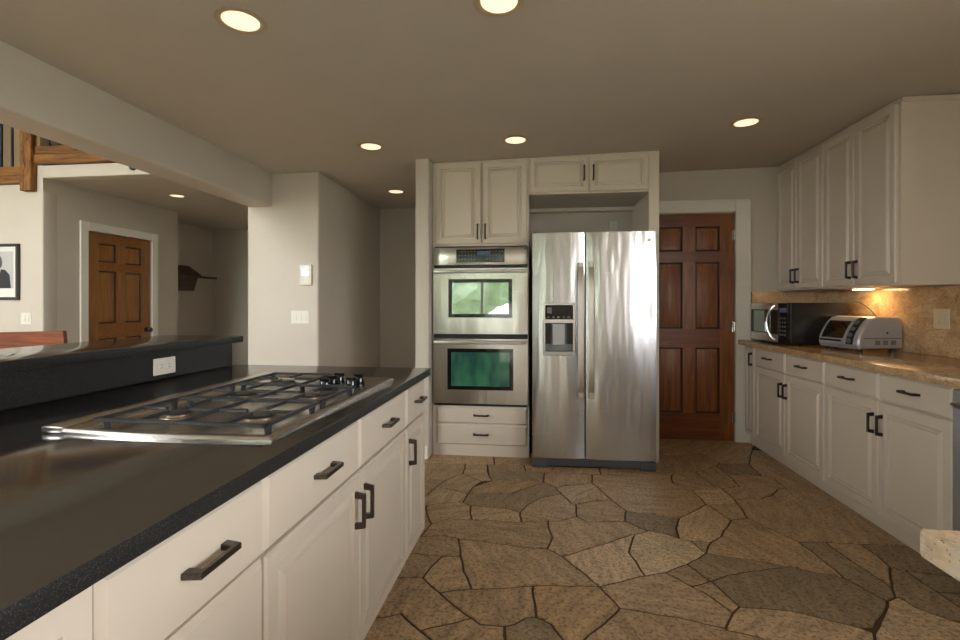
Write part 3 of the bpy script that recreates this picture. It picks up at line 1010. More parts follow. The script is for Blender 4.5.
# black worktop, splash and raised bar
mb = MB().box(-1.05, 0, -2.32, 0, 0.0, 0.034, M['honed'], 0.002, 2)
mb.mi(M['blackgranite'])
for f in mb.bm.faces:
    f.normal_update()
    if f.calc_center_median().z > 0.0335 and f.normal.z > 0.9:
        f.material_index = 1
o = mb.build('worktop')
tag(o, 'black speckled granite worktop of the island, under the cooktop', 'worktop', IS(0, 0, 0.881), ISL_A)
o = MB().box(-1.075, -1.045, -2.32, -0.035, 0.0, 0.117, None, 0.002).build('backsplash', M['honed'])
tag(o, 'black granite upstand between the island worktop and the raised bar', 'backsplash', IS(0, 0, 0.9155), ISL_A)
o = MB().box(-1.15, -1.077, -2.32, -0.035, 0.0, 1.030).build('wall_bar', M['wall'])
o['kind'] = 'structure'
o.location = IS(0, 0, 0)
o.rotation_euler = (0, 0, ISL_A)
mb = MB().box(-1.47, -1.015, -2.40, 0.012, 0.0, 0.032, M['honed'], 0.002, 2)
mb.mi(M['blackgranite'])
for f in mb.bm.faces:
    f.normal_update()
    if f.calc_center_median().z > 0.0315 and f.normal.z > 0.9:
        f.material_index = 1
o = mb.build('bar_top')
tag(o, 'raised black granite bar top along the back of the island', 'bar top', IS(0, 0, 1.0330), ISL_A)


def wall_plate(name, label, cat, loc, rz, w, h, kind, m=None):
    """plate on a wall, local -y out; kind: 'outlet_h','outlet_v','switch2','switch1'"""
    t = thing(name, label, cat, loc, rz)
    MB().box(-w / 2, w / 2, -0.006, 0, -h / 2, h / 2, None, 0.0025).build('cover_plate', m or M['plate'], t)
    if kind.startswith('outlet'):
        for s_ in (-1, 1):
            mb = MB()
            cx, cz = (s_ * 0.02, 0) if kind == 'outlet_h' else (0, s_ * 0.02)
            mb.box(cx - 0.014, cx + 0.014, -0.009, -0.006, cz - 0.014, cz + 0.014, m or M['plate'], 0.002)
            for q in (-1, 1):
                if kind == 'outlet_h':
                    mb.box(cx - 0.005, cx + 0.004, -0.0095, -0.009, cz + q * 0.006 - 0.0012, cz + q * 0.006 + 0.0012, M['slot'])
                else:
                    mb.box(cx + q * 0.006 - 0.0012, cx + q * 0.006 + 0.0012, -0.0095, -0.009, cz - 0.004, cz + 0.005, M['slot'])
            mb.build('socket', None, t)
    else:
        n = int(kind[-1])
        for k in range(n):
            cx = (k - (n - 1) / 2) * 0.046
            mb = MB()
            mb.box(cx - 0.0165, cx + 0.0165, -0.0075, -0.006, -0.034, 0.034, M['slot'] if n > 9 else (m or M['plate']))
            mb.prism([(-0.0075, -0.031), (-0.013, -0.031), (-0.009, 0.031), (-0.0075, 0.031)], cx - 0.014, cx + 0.014, 'yz', m or M['plate'])
            mb.build('rocker', None, t)
    return t


p = IS(-1.0448, -0.485, 0.970)
wall_plate('wall_outlet', 'white double socket on the black granite island upstand', 'outlet', p, ISL_F, 0.118, 0.070, 'outlet_h')

# ------------------------------------------------------------------ cooktop
ck = (-0.335, -0.855, 0.0)       # centre in island frame
cook = thing('cooktop', 'stainless five burner gas cooktop with black grates set into the black island', 'cooktop', IS(-0.335, -0.855, 0.9155), ISL_A)
mb = MB(ck)
x0, x1, ya, yb = -0.612, -0.060, -1.300, -0.408
outl = []
for k in range(13):
    t_ = k / 12
    outl.append((x0 + (x1 - x0) * t_, ya - 0.016 * (1 - (2 * t_ - 1) ** 2)))
for k in range(13):
    t_ = 1 - k / 12
    outl.append((x0 + (x1 - x0) * t_, yb + 0.016 * (1 - (2 * t_ - 1) ** 2)))
cx, cy = (x0 + x1) / 2, (ya + yb) / 2


def shrink(d_):
    return [(cx + (px - cx) * (1 - d_ / 0.276), cy + (py - cy) * (1 - d_ / 0.45)) for px, py in outl]


rings = []
for d_, z in ((0.0, 0.0), (0.0, 0.006), (0.004, 0.012), (0.012, 0.0145), (0.020, 0.0125), (0.027, 0.008), (0.05, 0.007)):
    rings.append([(px, py, z) for px, py in shrink(d_)])
mb.loops(rings)
mb.build('spill_tray', M['steel_top'], cook)
MB(ck).box(-0.676, -0.614, -1.296, -0.345, 0, 0.016, None, 0.004, 2).build('rear_rail', M['steel_top'], cook)

GT = 0.034       # grate top above the worktop


def grate(xa, xb, ya, yb, centres):
    g = MB(ck)
    h = 0.0095
    w = 0.0055
    z0, z1 = GT - h, GT
    def bar(ax, bx, ay, by):
        g.box(min(ax, bx), max(ax, bx), min(ay, by), max(ay, by), z0, z1, None, 0.002)
    bar(xa, xb, ya, ya + 2 * w)
    bar(xa, xb, yb - 2 * w, yb)
    bar(xa, xa + 2 * w, ya, yb)
    bar(xb - 2 * w, xb, ya, yb)
    for px, py in centres:
        bar(xa, px - 0.035, py - w, py + w) if px - xa < 0.25 else bar(px - 0.125, px - 0.035, py - w, py + w)
        bar(px + 0.035, min(xb, px + 0.125), py - w, py + w)
        bar(px - w, px + w, ya, py - 0.035)
        bar(px - w, px + w, py + 0.035, yb)
    if len(centres) == 2:
        mx_ = (centres[0][0] + centres[1][0]) / 2
        bar(mx_ - w, mx_ + w, ya, yb)
    o = g.build('grate', M['iron'], cook)
    for fx in (xa + 0.012, xb - 0.012):
        for fy in (ya + 0.03, yb - 0.03):
            f = MB(ck)
            f.cyl((fx, fy, 0.0072), (fx, fy, z0 + 0.002), 0.008, 0.011, None, 8)
            f.build('foot', M['iron'], o)
    return o


burners = [(-0.20, -1.125), (-0.44, -1.125), (-0.20, -0.850), (-0.44, -0.850), (-0.43, -0.590)]
grate(-0.555, -0.092, -1.272, -0.990, burners[:2])
grate(-0.555, -0.092, -0.984, -0.722, burners[2:4])
grate(-0.555, -0.300, -0.716, -0.462, burners[4:])
for k, (bx, by) in enumerate(burners):
    r_ = (0.046, 0.036, 0.040, 0.048, 0.036)[k]
    mb = MB(ck)
    mb.lathe([(r_ * 1.25, 0.0072), (r_ * 1.2, 0.011), (r_ * 0.95, 0.012), (r_ * 0.95, 0.017), (0.001, 0.017)], (bx, by, 0), None, 28)
    o = mb.build('burner', M['brass'], cook)
    mb = MB(ck)
    mb.lathe([(0.001, 0.017), (r_ * 0.86, 0.017), (r_ * 0.88, 0.0195), (r_ * 0.8, 0.0225), (0.001, 0.0235)], (bx, by, 0), None, 28)
    mb.build('burner_cap', M['iron'], o)
for kx, ky in ((-0.235, -0.665), (-0.237, -0.598), (-0.242, -0.528), (-0.150, -0.630), (-0.152, -0.548)):
    mb = MB(ck)
    mb.lathe([(0.024, 0.0072), (0.024, 0.010), (0.020, 0.011), (0.0195, 0.034), (0.0165, 0.0395), (0.001, 0.0405)], (kx, ky, 0), None, 22)
    mb.box(kx - 0.020, kx + 0.020, ky - 0.005, ky + 0.005, 0.034, 0.046, None, 0.002)
    mb.build('knob', M['blackgloss'], cook)

# ------------------------------------------------------------------ tall units on the far wall (face y = 3.86, faces -y)
FY = 3.86
tall = thing('oven_cabinet', 'tall cream cabinet housing the double oven, two doors above and two drawers below', 'cabinet', (-0.846, FY, 0))
X = -0.846
mb = MB((X, FY, 0))
W0, W1 = -0.846, -0.064
D1 = 4.515
mb.prism([(W0, 1.702), (W1, 1.702), (W1, ceil_z(W1) - 0.001), (W0, ceil_z(W0) - 0.001)], FY, D1, 'xz')          # upper box
mb.box(W0, W1, FY, D1, 0.0, 0.405)            # lower box
mb.box(W0, W0 + 0.008, FY, D1, 0.405, 1.702)  # sides
mb.box(W1 - 0.008, W1, FY, D1, 0.405, 1.702)
mb.box(W0, W1, D1 - 0.02, D1, 0.405, 1.702)
mb.build('body', M['cab'], tall)
U = -X


def tf(kind, x0, x1, z0, z1, rings, handle=None, L=0.13):
    if handle:
        handle = (handle[0], handle[1] - X, handle[2])
    return front(tall, kind, x0 - X, x1 - X, z0, z1, rings, handle, L=L)


tf('door', -0.822, -0.450, 1.716, 2.374, DOOR_RINGS, ('v', -0.474, 1.815))
tf('door', -0.436, -0.079, 1.716, 2.374, DOOR_RINGS, ('v', -0.412, 1.815))
tf('drawer', -0.815, -0.080, 0.264, 0.398, SLAB_RINGS, ('h', -0.447, 0.336))
tf('drawer', -0.815, -0.080, 0.092, 0.254, SLAB_RINGS, ('h', -0.447, 0.182))

ov = thing('double_oven', 'stainless steel double wall oven with two windowed doors', 'oven', (-0.837, FY, 0.407))
OO = (-0.837, FY, 0.407)
MB(OO).box(-0.832, -0.078, FY, 4.47, 0.408, 1.698).build('oven_body', M['black'], ov)
o = MB(OO)
o.box(-0.838, -0.072, 3.838, FY - 0.001, 1.545, 1.690, None, 0.004, 2)
cp = o.build('control_panel', M['steel_oven'], ov)
mb = MB(OO)
mb.box(-0.650, -0.258, 3.834, 3.838, 1.566, 1.672, M['blackgloss'], 0.002)
dp = mb.build('display_panel', None, cp)
mb = MB(OO)
for r_ in range(3):
    for k in list(range(6)) + list(range(9, 15)):
        x = -0.630 + k * 0.025
        z = 1.590 + r_ * 0.030
        MB(OO).box(x, x + 0.011, 3.8332, 3.8338, z, z + 0.007).build('key', M['glyph'], cp)
MB(OO).box(-0.480, -0.375, 3.833, 3.8338, 1.622, 1.656).build('clock_display', M['display'], cp)
MB(OO).box(-0.836, -0.074, 3.848, FY - 0.001, 1.523, 1.545).build('vent_slot', M['black'], ov)


def oven_door(z0, z1, wz0, wz1, wx0, wx1, glass):
    mb = MB(OO)
    # frame round the window
    fr, bk = 3.826, 3.855
    def bx(a_, b_, c_, d_):
        mb.box(a_, b_, fr, bk, c_, d_)
    bx(-0.836, wx0, z0, z1)
    bx(wx1, -0.073, z0, z1)
    bx(wx0, wx1, z0, wz0)
    bx(wx0, wx1, wz1, z1)
    d = mb.build('oven_door', M['steel_oven'], ov)
    mb = MB(OO)
    b = 0.030
    mb.box(wx0, wx1, fr + 0.002, bk - 0.002, wz0, wz0 + b)
    mb.box(wx0, wx1, fr + 0.002, bk - 0.002, wz1 - b, wz1)
    mb.box(wx0, wx0 + b, fr + 0.002, bk - 0.002, wz0 + b, wz1 - b)
    mb.box(wx1 - b, wx1, fr + 0.002, bk - 0.002, wz0 + b, wz1 - b)
    mb.build('window_border', M['blackgloss'], d)
    MB(OO).box(wx0 + b, wx1 - b, fr + 0.003, fr + 0.012, wz0 + b, wz1 - b).build('oven_window', glass, d)
    mb = MB(OO)
    zc = z1 - 0.026
    mb.box(-0.826, -0.084, 3.782, 3.806, zc - 0.012, zc + 0.012, None, 0.008, 3)
    for x in (-0.80, -0.11):
        mb.box(x - 0.012, x + 0.012, 3.80, 3.827, zc - 0.009, zc + 0.009, None, 0.003)
    mb.build('handle', M['steel_bar'], d)


oven_door(0.990, 1.519, 1.122, 1.432, -0.712, -0.196, M['oven_glass'])
oven_door(0.428, 0.950, 0.540, 0.872, -0.720, -0.188, M['teal_reflection_glass'])
MB(OO).box(-0.836, -0.074, 3.846, FY - 0.001, 0.952, 0.988).build('vent_slot', M['black'], ov)
MB(OO).box(-0.834, -0.078, 3.846, FY - 0.001, 0.4075, 0.426).build('vent_slot', M['black'], ov)

# cabinet above the fridge and its tall end panel
of = thing('wall_cabinet', 'shallow cream cabinet with two wide doors above the refrigerator', 'cabinet', (-0.064, FY, 2.10))
mb = MB((-0.064, FY, 2.10))
mb.prism([(-0.063, 2.105), (0.862, 2.105), (0.862, ceil_z(0.862) - 0.001), (-0.063, ceil_z(-0.063) - 0.001)], FY, 4.515, 'xz')
mb.box(-0.063, 0.862, 4.44, 4.515, 2.075, 2.105)
mb.build('body', M['cab'], of)
for x0, x1, hx in ((-0.056, 0.397, 0.368), (0.409, 0.857, 0.438)):
    dd = MB((-0.064, FY, 2.10)).panel(x0, x1, 2.118, 2.392, FLAT_RINGS, FY).build('door', M['cab'], of)
    pull(dd, hx + 0.064, 2.262 - 2.10, 0.125, True, M['pull'])
o = MB().box(0.0, 0.078, 0.0, 0.645, 0, 2.420, None, 0.002).build('end_panel', M['cab'])
tag(o, 'tall cream end panel between the refrigerator and the dark wooden door', 'panel', (0.863, FY, 0.0))
wall_plate('wall_outlet', 'pale socket on the wall above the refrigerator', 'outlet', (0.70, 4.5295, 1.935), 0, 0.07, 0.115, 'outlet_v')

# ------------------------------------------------------------------ refrigerator
fr = thing('refrigerator', 'stainless side by side refrigerator with water dispenser', 'refrigerator', (-0.034, 3.62, 0))
FO = (-0.034, 3.62, 0)
MB(FO).box(-0.030, 0.862, 3.705, 4.43, 0.03, 1.750, None, 0.004).build('cabinet_body', M['silver_dark'], fr)


def curved_door(x0, x1, z0, z1, y_edge, bulge, t, hole=None, n=18):
    """front bows out to -y; hole (hx0,hx1,hz0,hz1) left open"""
    mb = MB(FO)
    xs = [x0 + (x1 - x0) * k / n for k in range(n + 1)]
    if hole:
        xs += [hole[0], hole[1]]
    xs = sorted(set(round(v, 5) for v in xs))
    zs = [z0, z1] if not hole else [z0, hole[2], hole[3], z1]
    xc, hw = (x0 + x1) / 2, (x1 - x0) / 2
    def yy(x):
        u = (x - xc) / hw
        return y_edge - bulge * (1 - abs(u) ** 2.6)
    vv = [[mb.bm.verts.new(Vector((x, yy(x), z)) - mb.off) for z in zs] for x in xs]
    for i in range(len(xs) - 1):
        for j in range(len(zs) - 1):
            if hole and j == 1 and xs[i] >= hole[0] - 1e-6 and xs[i + 1] <= hole[1] + 1e-6:
                continue
            mb.bm.faces.new((vv[i][j], vv[i + 1][j], vv[i + 1][j + 1], vv[i][j + 1]))
    yb_ = y_edge + t
    # sides, top, bottom, back
    for x, row in ((x0, vv[0]), (x1, vv[-1])):
        b0, b1 = mb.bm.verts.new(Vector((x, yb_, z0)) - mb.off), mb.bm.verts.new(Vector((x, yb_, z1)) - mb.off)
        mb.bm.faces.new([*row, b1, b0])
    for j, z in ((0, z0), (-1, z1)):
        b0, b1 = mb.bm.verts.new(Vector((x1, yb_, z)) - mb.off), mb.bm.verts.new(Vector((x0, yb_, z)) - mb.off)
        mb.bm.faces.new([r_[j] for r_ in vv] + [b0, b1])
    return mb, yy


DSP = (0.048, 0.280, 0.846, 1.236)
mb, yfz = curved_door(-0.034, 0.352, 0.078, 1.765, 3.645, 0.016, 0.055, DSP)
fz = mb.build('freezer_door', M['steel'], fr)
mb, yfr = curved_door(0.362, 0.868, 0.078, 1.765, 3.645, 0.016, 0.055)
rd = mb.build('fridge_door', M['steel'], fr)
# dispenser
yd = 3.627
mb = MB(FO)
for a_, b_, c_, d_ in ((DSP[0], DSP[0] + 0.014, DSP[2], DSP[3]), (DSP[1] - 0.014, DSP[1], DSP[2], DSP[3]), (DSP[0] + 0.014, DSP[1] - 0.014, DSP[3] - 0.014, DSP[3]),
                       (DSP[0] + 0.014, DSP[1] - 0.014, 1.088, 1.118), (DSP[0] + 0.014, DSP[1] - 0.014, DSP[2], DSP[2] + 0.03)):
    mb.box(a_, b_, yd - 0.004, 3.648, c_, d_, None, 0.002)
dz = mb.build('dispenser', M['steel_bar'], fr)
mb = MB(FO)
mb.box(DSP[0] + 0.012, DSP[1] - 0.012, yd + 0.004, 3.640, 1.110, 1.224)
pn = mb.build('dispenser_panel', M['blackgloss'], dz)
mb = MB(FO)
for k in range(5):
    MB(FO).box(0.075 + k * 0.038, 0.093 + k * 0.038, yd + 0.0032, yd + 0.0038, 1.128, 1.138).build('touch_key', M['glyph'], dz)
MB(FO).box(0.075, 0.110, yd + 0.0032, yd + 0.0038, 1.160, 1.205).build('display', M['glyph'], dz)
mb = MB(FO)
mb.box(DSP[0], DSP[1], 3.690, 3.698, DSP[2], 1.10)
mb.box(DSP[0] - 0.004, DSP[0] + 0.004, 3.630, 3.698, DSP[2], 1.10)
mb.box(DSP[1] - 0.004, DSP[1] + 0.004, 3.630, 3.698, DSP[2], 1.10)
mb.box(DSP[0], DSP[1], 3.630, 3.698, 1.094, 1.102)
mb.build('dispenser_recess', M['silver_dark'], dz)
mb = MB(FO)
MB(FO).box(DSP[0] + 0.01, DSP[0] + 0.055, 3.672, 3.690, 0.93, 1.09).build('side_panel', M['black'], dz)
MB(FO).box(DSP[1] - 0.055, DSP[1] - 0.01, 3.672, 3.690, 0.93, 1.09).build('side_panel', M['black'], dz)
mb = MB(FO)
mb.prism([(3.688, 0.92), (3.665, 0.925), (3.655, 1.08), (3.688, 1.09)], 0.118, 0.206, 'yz')
mb.build('paddle', M['silver'], dz)
MB(FO).box(DSP[0] + 0.006, DSP[1] - 0.006, 3.612, 3.692, DSP[2] + 0.004, DSP[2] + 0.022, None, 0.003).build('drip_tray', M['silver'], dz)
# handles: wide bowed straps
for par, hx in ((fz, 0.322), (rd, 0.396)):
    mb = MB(FO)
    rr = []
    n = 14
    for k in range(n + 1):
        t_ = k / n
        z = 0.535 + 1.005 * t_
        out = 0.020 + 0.036 * min(1.0, 6 * min(t_, 1 - t_)) ** 0.6
        ya_ = 3.632 - out
        rr.append([(hx - 0.021, ya_ + 0.006, z), (hx - 0.014, ya_, z), (hx + 0.014, ya_, z), (hx + 0.021, ya_ + 0.006, z), (hx + 0.021, ya_ + 0.022, z), (hx - 0.021, ya_ + 0.022, z)])
    mb.loops(rr)
    for z0 in (0.535, 1.500):
        mb.box(hx - 0.018, hx + 0.018, 3.594, 3.645, z0, z0 + 0.04, None, 0.003)
    mb.build('handle', M['steel_bar'], par)
MB(FO).cyl((0.815, 3.6395, 1.70), (0.815, 3.6335, 1.70), 0.014, None, None, 20).build('badge', M['chrome'], rd)
mb = MB(FO)
mb.box(-0.030, 0.862, 3.66, 3.705, 0.012, 0.074)
mb.box(-0.034, 0.075, 3.645, 3.66, 0.002, 0.070, None, 0.003)
mb.box(0.756, 0.866, 3.645, 3.66, 0.002, 0.070, None, 0.003)
mb.box(0.075, 0.756, 3.652, 3.66, 0.020, 0.066, None, 0.003)
mb.box(-0.030, 0.0, 3.66, 4.40, 0.0, 0.03)
mb.box(0.83, 0.862, 3.66, 4.40, 0.0, 0.03)
mb.build('base_grille', mat('grille_grey', S(78, 80, 84), 0.5), fr)

# ------------------------------------------------------------------ base cabinets on the wall with the granite counter (face x = 1.82, faces -x)
RF = 1.842
RA = R(-90)


def run_unit(label, ya, yb, fronts):
    """ya (far) > yb (near)"""
    root = thing('base_cabinet', label, 'cabinet', (RF, ya, 0), RA, 'base cabinets under the golden granite counter')
    carcass(root, ya - yb, 0.565, 0.09, 0.872, 0.09, 0.035)
    for f in fronts:
        front(root, *f, L=0.116)
    return root


ya = 4.500
run_unit('very narrow cream base cabinet with one tall door beside the dark wooden door', ya, 4.302, [('door', 0.012, 0.190, 0.100, 0.860, [(0.0, 0.0), (0.0, 0.013), (0.005, 0.019), (0.036, 0.019), (0.041, 0.011), (0.048, 0.011), (0.06, 0.018)], ('v', 0.160, 0.76))])
ya = 4.302


def two_by_two(label, ya, b0, b1, yb):
    """two drawers over two doors; b0/b1 the edges in the middle"""
    a0, a1 = 0.005, ya - b0
    c0, c1 = ya - b1, ya - yb - 0.006
    return run_unit(label, ya, yb, [
        ('drawer', a0, a1, 0.716, 0.862, SLAB_RINGS, ('h', (a0 + a1) / 2, 0.795)),
        ('drawer', c0, c1, 0.716, 0.862, SLAB_RINGS, ('h', (c0 + c1) / 2, 0.795)),
        ('door', a0, a1, 0.095, 0.710, DOOR_RINGS, ('v', a1 - 0.030, 0.585)),
        ('door', c0, c1, 0.095, 0.710, DOOR_RINGS, ('v', c0 + 0.030, 0.585))])


two_by_two('cream base cabinet under the microwave, two drawers over two doors', ya, 3.806, 3.799, 3.310)
u2 = two_by_two('cream base cabinet next to the dishwasher, two drawers over two doors', 3.310, 2.823, 2.816, 2.352)
MB().box(0.885, 0.945, 0.031, 0.034, 0.035, 0.068).build('air_vent', M['black'], u2)
run_unit('cream sink base cabinet between dishwasher and peninsula', 1.745, 0.80, [
    ('door', 0.01, 0.46, 0.095, 0.862, DOOR_RINGS, ('v', 0.43, 0.70)), ('door', 0.475, 0.93, 0.095, 0.862, DOOR_RINGS, ('v', 0.505, 0.70))])

dw = thing('dishwasher', 'stainless dishwasher at the near end of the cream cabinets', 'dishwasher', (RF, 2.350, 0), RA)
MB().box(0.002, 0.602, 0.0, 0.58, 0.09, 0.868).build('tub', M['silver_dark'], dw)
MB().box(0.004, 0.600, -0.026, -0.001, 0.11, 0.858, None, 0.006, 2).build('dishwasher_door', M['steel_soft'], dw)
mb = MB()
mb.tube([(0.05, -0.027, 0.80), (0.055, -0.06, 0.80), (0.09, -0.072, 0.80), (0.51, -0.072, 0.80), (0.545, -0.06, 0.80), (0.55, -0.027, 0.80)], 0.011, None, 10)
mb.build('handle', M['steel_bar'], dw)
MB().box(0.004, 0.600, 0.05, 0.55, 0.0, 0.09).build('toe_kick', M['black'], dw)

# golden granite counter, splash slabs
mb = MB((1.775, 4.525, 0.873))
mb.box(1.772, WALL_R - 0.002, 0.80, 4.500, 0.873, 0.915, None, 0.005, 2)
o = mb.build('worktop', M['gold'])
tag(o, 'golden brown granite worktop on the cream cabinets, carrying microwave and toaster oven', 'worktop', (1.775, 4.525, 0.873))
o = MB().box(-0.018, 0, -3.6, 0, 0, 0.423, None, 0.001).build('backsplash', M['gold'])
tag(o, 'golden granite backsplash lit from under the wall cabinets', 'backsplash', (WALL_R - 0.001, 4.508, 0.9155))
o = MB().box(0, 0.536, -0.018, 0, 0, 0.423, None, 0.001).build('backsplash', M['gold'])
tag(o, 'short golden granite backsplash behind the microwave, beside the door casing', 'backsplash', (1.890, 4.5285, 0.9155))

# peninsula near the camera
o = MB().box(0.0, 1.225, -0.75, 0.0, 0.0, 0.041, None, 0.005, 2).build('worktop', M['cream_granite'])
tag(o, 'cream speckled granite corner of the peninsula worktop close to the camera', 'worktop', (0.541, 0.755, 0.874))
pc = thing('base_cabinet', 'cream base cabinet carrying the cream granite peninsula corner', 'cabinet', (0.72, 0.60, 0))
MB().box(0, 1.02, -0.57, 0.0, 0.0, 0.873).build('body', M['cab'], pc)

# ------------------------------------------------------------------ wall cabinets
UX = 2.12


def upper(label, ya, ym0, ym1, yb):
    root = thing('wall_cabinet', label, 'cabinet', (UX, ya, 1.345), RA)
    w = ya - yb
    MB().box(0, w, 0, WALL_R - UX - 0.002, 0, 1.099).build('body', M['cab'], root)
    front(root, 'door', 0.006, ya - ym0, 0.012, 1.070, DOOR_RINGS, ('v', ya - ym0 - 0.030, 0.115), L=0.125)
    front(root, 'door', ya - ym1, w - 0.006, 0.012, 1.070, DOOR_RINGS, ('v', ya - ym1 + 0.030, 0.115), L=0.125)
    return root


upper('cream wall cabinet with two tall doors above the microwave', 4.526, 4.200, 4.190, 3.832)
u = upper('cream wall cabinet with two tall doors and a plain exposed side panel', 3.830, 3.482, 3.472, 3.100)
mb = MB()
w = 3.830 - 3.100
mb.box(w, w + 0.018, -0.002, 0.313, 0.0, 1.097)
mb.box(w + 0.018, w + 0.028, -0.002, 0.313, 1.070, 1.097)
mb.box(w + 0.018, w + 0.022, -0.002, 0.313, 0.0, 0.014)
mb.build('side_panel', M['cab'], u)
uc = thing('cabinet_light', 'small warm strip lamp under the wall cabinets over the toaster oven', 'lamp', (2.31, 3.72, 1.333))
MB().box(-0.028, 0.028, -0.10, 0.10, 0.003, 0.0118, None, 0.002).build('housing', M['plate'], uc)
MB().box(-0.020, 0.020, -0.08, 0.08, 0.0, 0.003).build('lens', M['uclens'], uc)

wall_plate('light_switch', 'almond switch plate on the golden granite backsplash', 'switch', (WALL_R - 0.0195, 3.190, 1.142), RA, 0.115, 0.120, 'switch2', M['almond'])

# ------------------------------------------------------------------ microwave (faces -x)
mw = thing('microwave', 'black and stainless microwave on the golden granite worktop', 'microwave', (1.900, 4.485, 0.9155), RA)
W, H, D = 0.615, 0.315, 0.40
MB().box(0, W, 0.0, D, 0.012, H + 0.010, None, 0.004).build('case', mat('microwave_case', S(26, 26, 30), 0.2), mw)
mb = MB()
for x in (0.05, W - 0.05):
    for y in (0.05, D - 0.05):
        mb = MB()
        mb.cyl((x, y, 0), (x, y, 0.013), 0.014)
        mb.build('foot', M['rubber'], mw)
mb = MB()
mb.box(0.0, 0.47, -0.022, -0.001, 0.014, H + 0.008, M['blackgloss'], 0.003)
md = mb.build('microwave_door', None, mw)
mb = MB()
mb.box(0.0, 0.47, -0.0245, -0.0222, H - 0.045, H + 0.008)
mb.box(0.0, 0.47, -0.0245, -0.0222, 0.014, 0.075)
mb.build('trim_band', M['steel_bar'], md)
MB().box(0.05, 0.34, -0.0238, -0.0222, 0.085, H - 0.055).build('door_window', M['oven_glass'], md)
mb = MB()
pts = []
for k in range(15):
    t_ = k / 14
    pts.append((0.43 - 0.045 * sin(pi * t_), -0.024 - 0.045 * sin(pi * t_) ** 0.5, 0.03 + 0.275 * t_))
mb.tube(pts, 0.009, None, 8)
mb.build('handle', M['steel_bar'], md)
mb = MB()
mb.box(0.475, W, -0.022, -0.001, 0.014, H + 0.008, None, 0.003)
mc = mb.build('control_panel', M['blackgloss'], mw)
mb = MB()
for r_ in range(5):
    for k in range(3):
        MB().box(0.495 + k * 0.036, 0.515 + k * 0.036, -0.0228, -0.0222, 0.07 + r_ * 0.032, 0.085 + r_ * 0.032).build('key', M['glyph'], mc)
MB().box(0.493, 0.598, -0.0228, -0.0222, 0.25, 0.285).build('clock_display', M['display'], mc)

# ------------------------------------------------------------------ toaster oven
TA = math.atan2(-0.336, 0.065)
tw = thing('toaster_oven', 'silver countertop toaster oven in front of the microwave', 'toaster oven', (2.030, 3.765, 0.9155), TA)
W, H, D = 0.345, 0.235, 0.322


def tprof(s_=0.0):
    pts = [(0.018, 0.016), (0.002, 0.045), (0.006, 0.080), (0.022, 0.120), (0.045, 0.160), (0.072, 0.196), (0.105, 0.222), (0.150, 0.232),
           (0.290, 0.228), (0.312, 0.215), (0.322, 0.180), (0.322, 0.020)]
    if not s_:
        return pts
    cy_, cz_ = 0.165, 0.125
    return [(cy_ + (y - cy_) * (1 - s_), cz_ + (z - cz_) * (1 - s_)) for y, z in pts]


mb = MB()
rings = []
for x, s_ in ((0.0, 0.06), (0.012, 0.0), (W - 0.085, 0.0), (W - 0.060, 0.0), (W - 0.012, 0.0), (W, 0.06)):
    rings.append([(x, y, z) for y, z in tprof(s_)])
mb.loops(rings)
mb.build('shell', M['silver'], tw)


def on_front(x0, x1, i0, i1, lift, m_, name, par, inset=0.0):
    """strip following the curved front profile between profile points i0..i1"""
    pr = tprof()
    mb = MB()
    outer, inner = [], []
    seg = pr[i0:i1 + 1]
    for k, (y, z) in enumerate(seg):
        a_ = seg[max(k - 1, 0)]
        b_ = seg[min(k + 1, len(seg) - 1)]
        t_ = Vector((b_[0] - a_[0], b_[1] - a_[1])).normalized()
        n_ = Vector((-t_.y, t_.x))
        outer.append((y + n_.x * lift, z + n_.y * lift))
        inner.append((y - n_.x * 0.003, z - n_.y * 0.003))
    mb.loops([[(x0, y, z) for y, z in outer + inner[::-1]], [(x1, y, z) for y, z in outer + inner[::-1]]])
    return mb.build(name, m_, par)


gd = on_front(0.022, 0.235, 1, 6, 0.004, M['silver'], 'oven_door', tw)
on_front(0.036, 0.222, 2, 5, 0.0055, M['oven_glass'], 'door_glass', gd)
mb = MB()
mb.tube([(0.05, 0.0, 0.066), (0.055, -0.024, 0.068), (0.20, -0.024, 0.068), (0.205, 0.0, 0.066)], 0.006, None, 8)
mb.build('handle', M['black'], gd)
cp = on_front(0.248, 0.300, 1, 6, 0.004, M['black'], 'control_panel', tw)
for (y, z) in ((0.006, 0.066), (0.020, 0.103), (0.042, 0.142), (0.070, 0.182)):
    mb = MB()
    mb.cyl((0.274, y + 0.004, z - 0.002), (0.274, y - 0.016, z + 0.009), 0.0165, 0.014, None, 16)
    mb.build('knob', M['silver_dark'], cp)
mb = MB()
mb.box(W - 0.001, W + 0.004, 0.040, 0.300, 0.085, 0.092)
for k in range(3):
    y = 0.120 + k * 0.055
    mb.box(W - 0.003, W + 0.0012, y, y + 0.036, 0.045, 0.075)
mb.build('side_vent', M['silver_dark'], tw)
MB().cyl((W - 0.002, 0.205, 0.125), (W + 0.002, 0.205, 0.125), 0.007).build('side_screw', M['black'], tw)
for x in (0.04, W - 0.04):
    for y in (0.05, D - 0.05):
        MB().cyl((x, y, 0), (x, y, 0.022), 0.013, 0.012).build('foot', M['rubber'], tw)
o = MB()
pts = []
for k in range(17):
    t_ = k / 16
    pts.append((-0.07 + 0.065 * min(1, 1.6 * t_), -0.02 - 0.26 * t_, 0.33 - 0.33 * max(0.0, t_ - 0.06) ** 1.7))
o.tube(pts, 0.003, None, 8)
o = o.build('power_cord', M['rubber'])
tag(o, 'thin dark cord drooping behind microwave and toaster oven along the backsplash', 'cord', (2.415, 3.90, 0.9165))


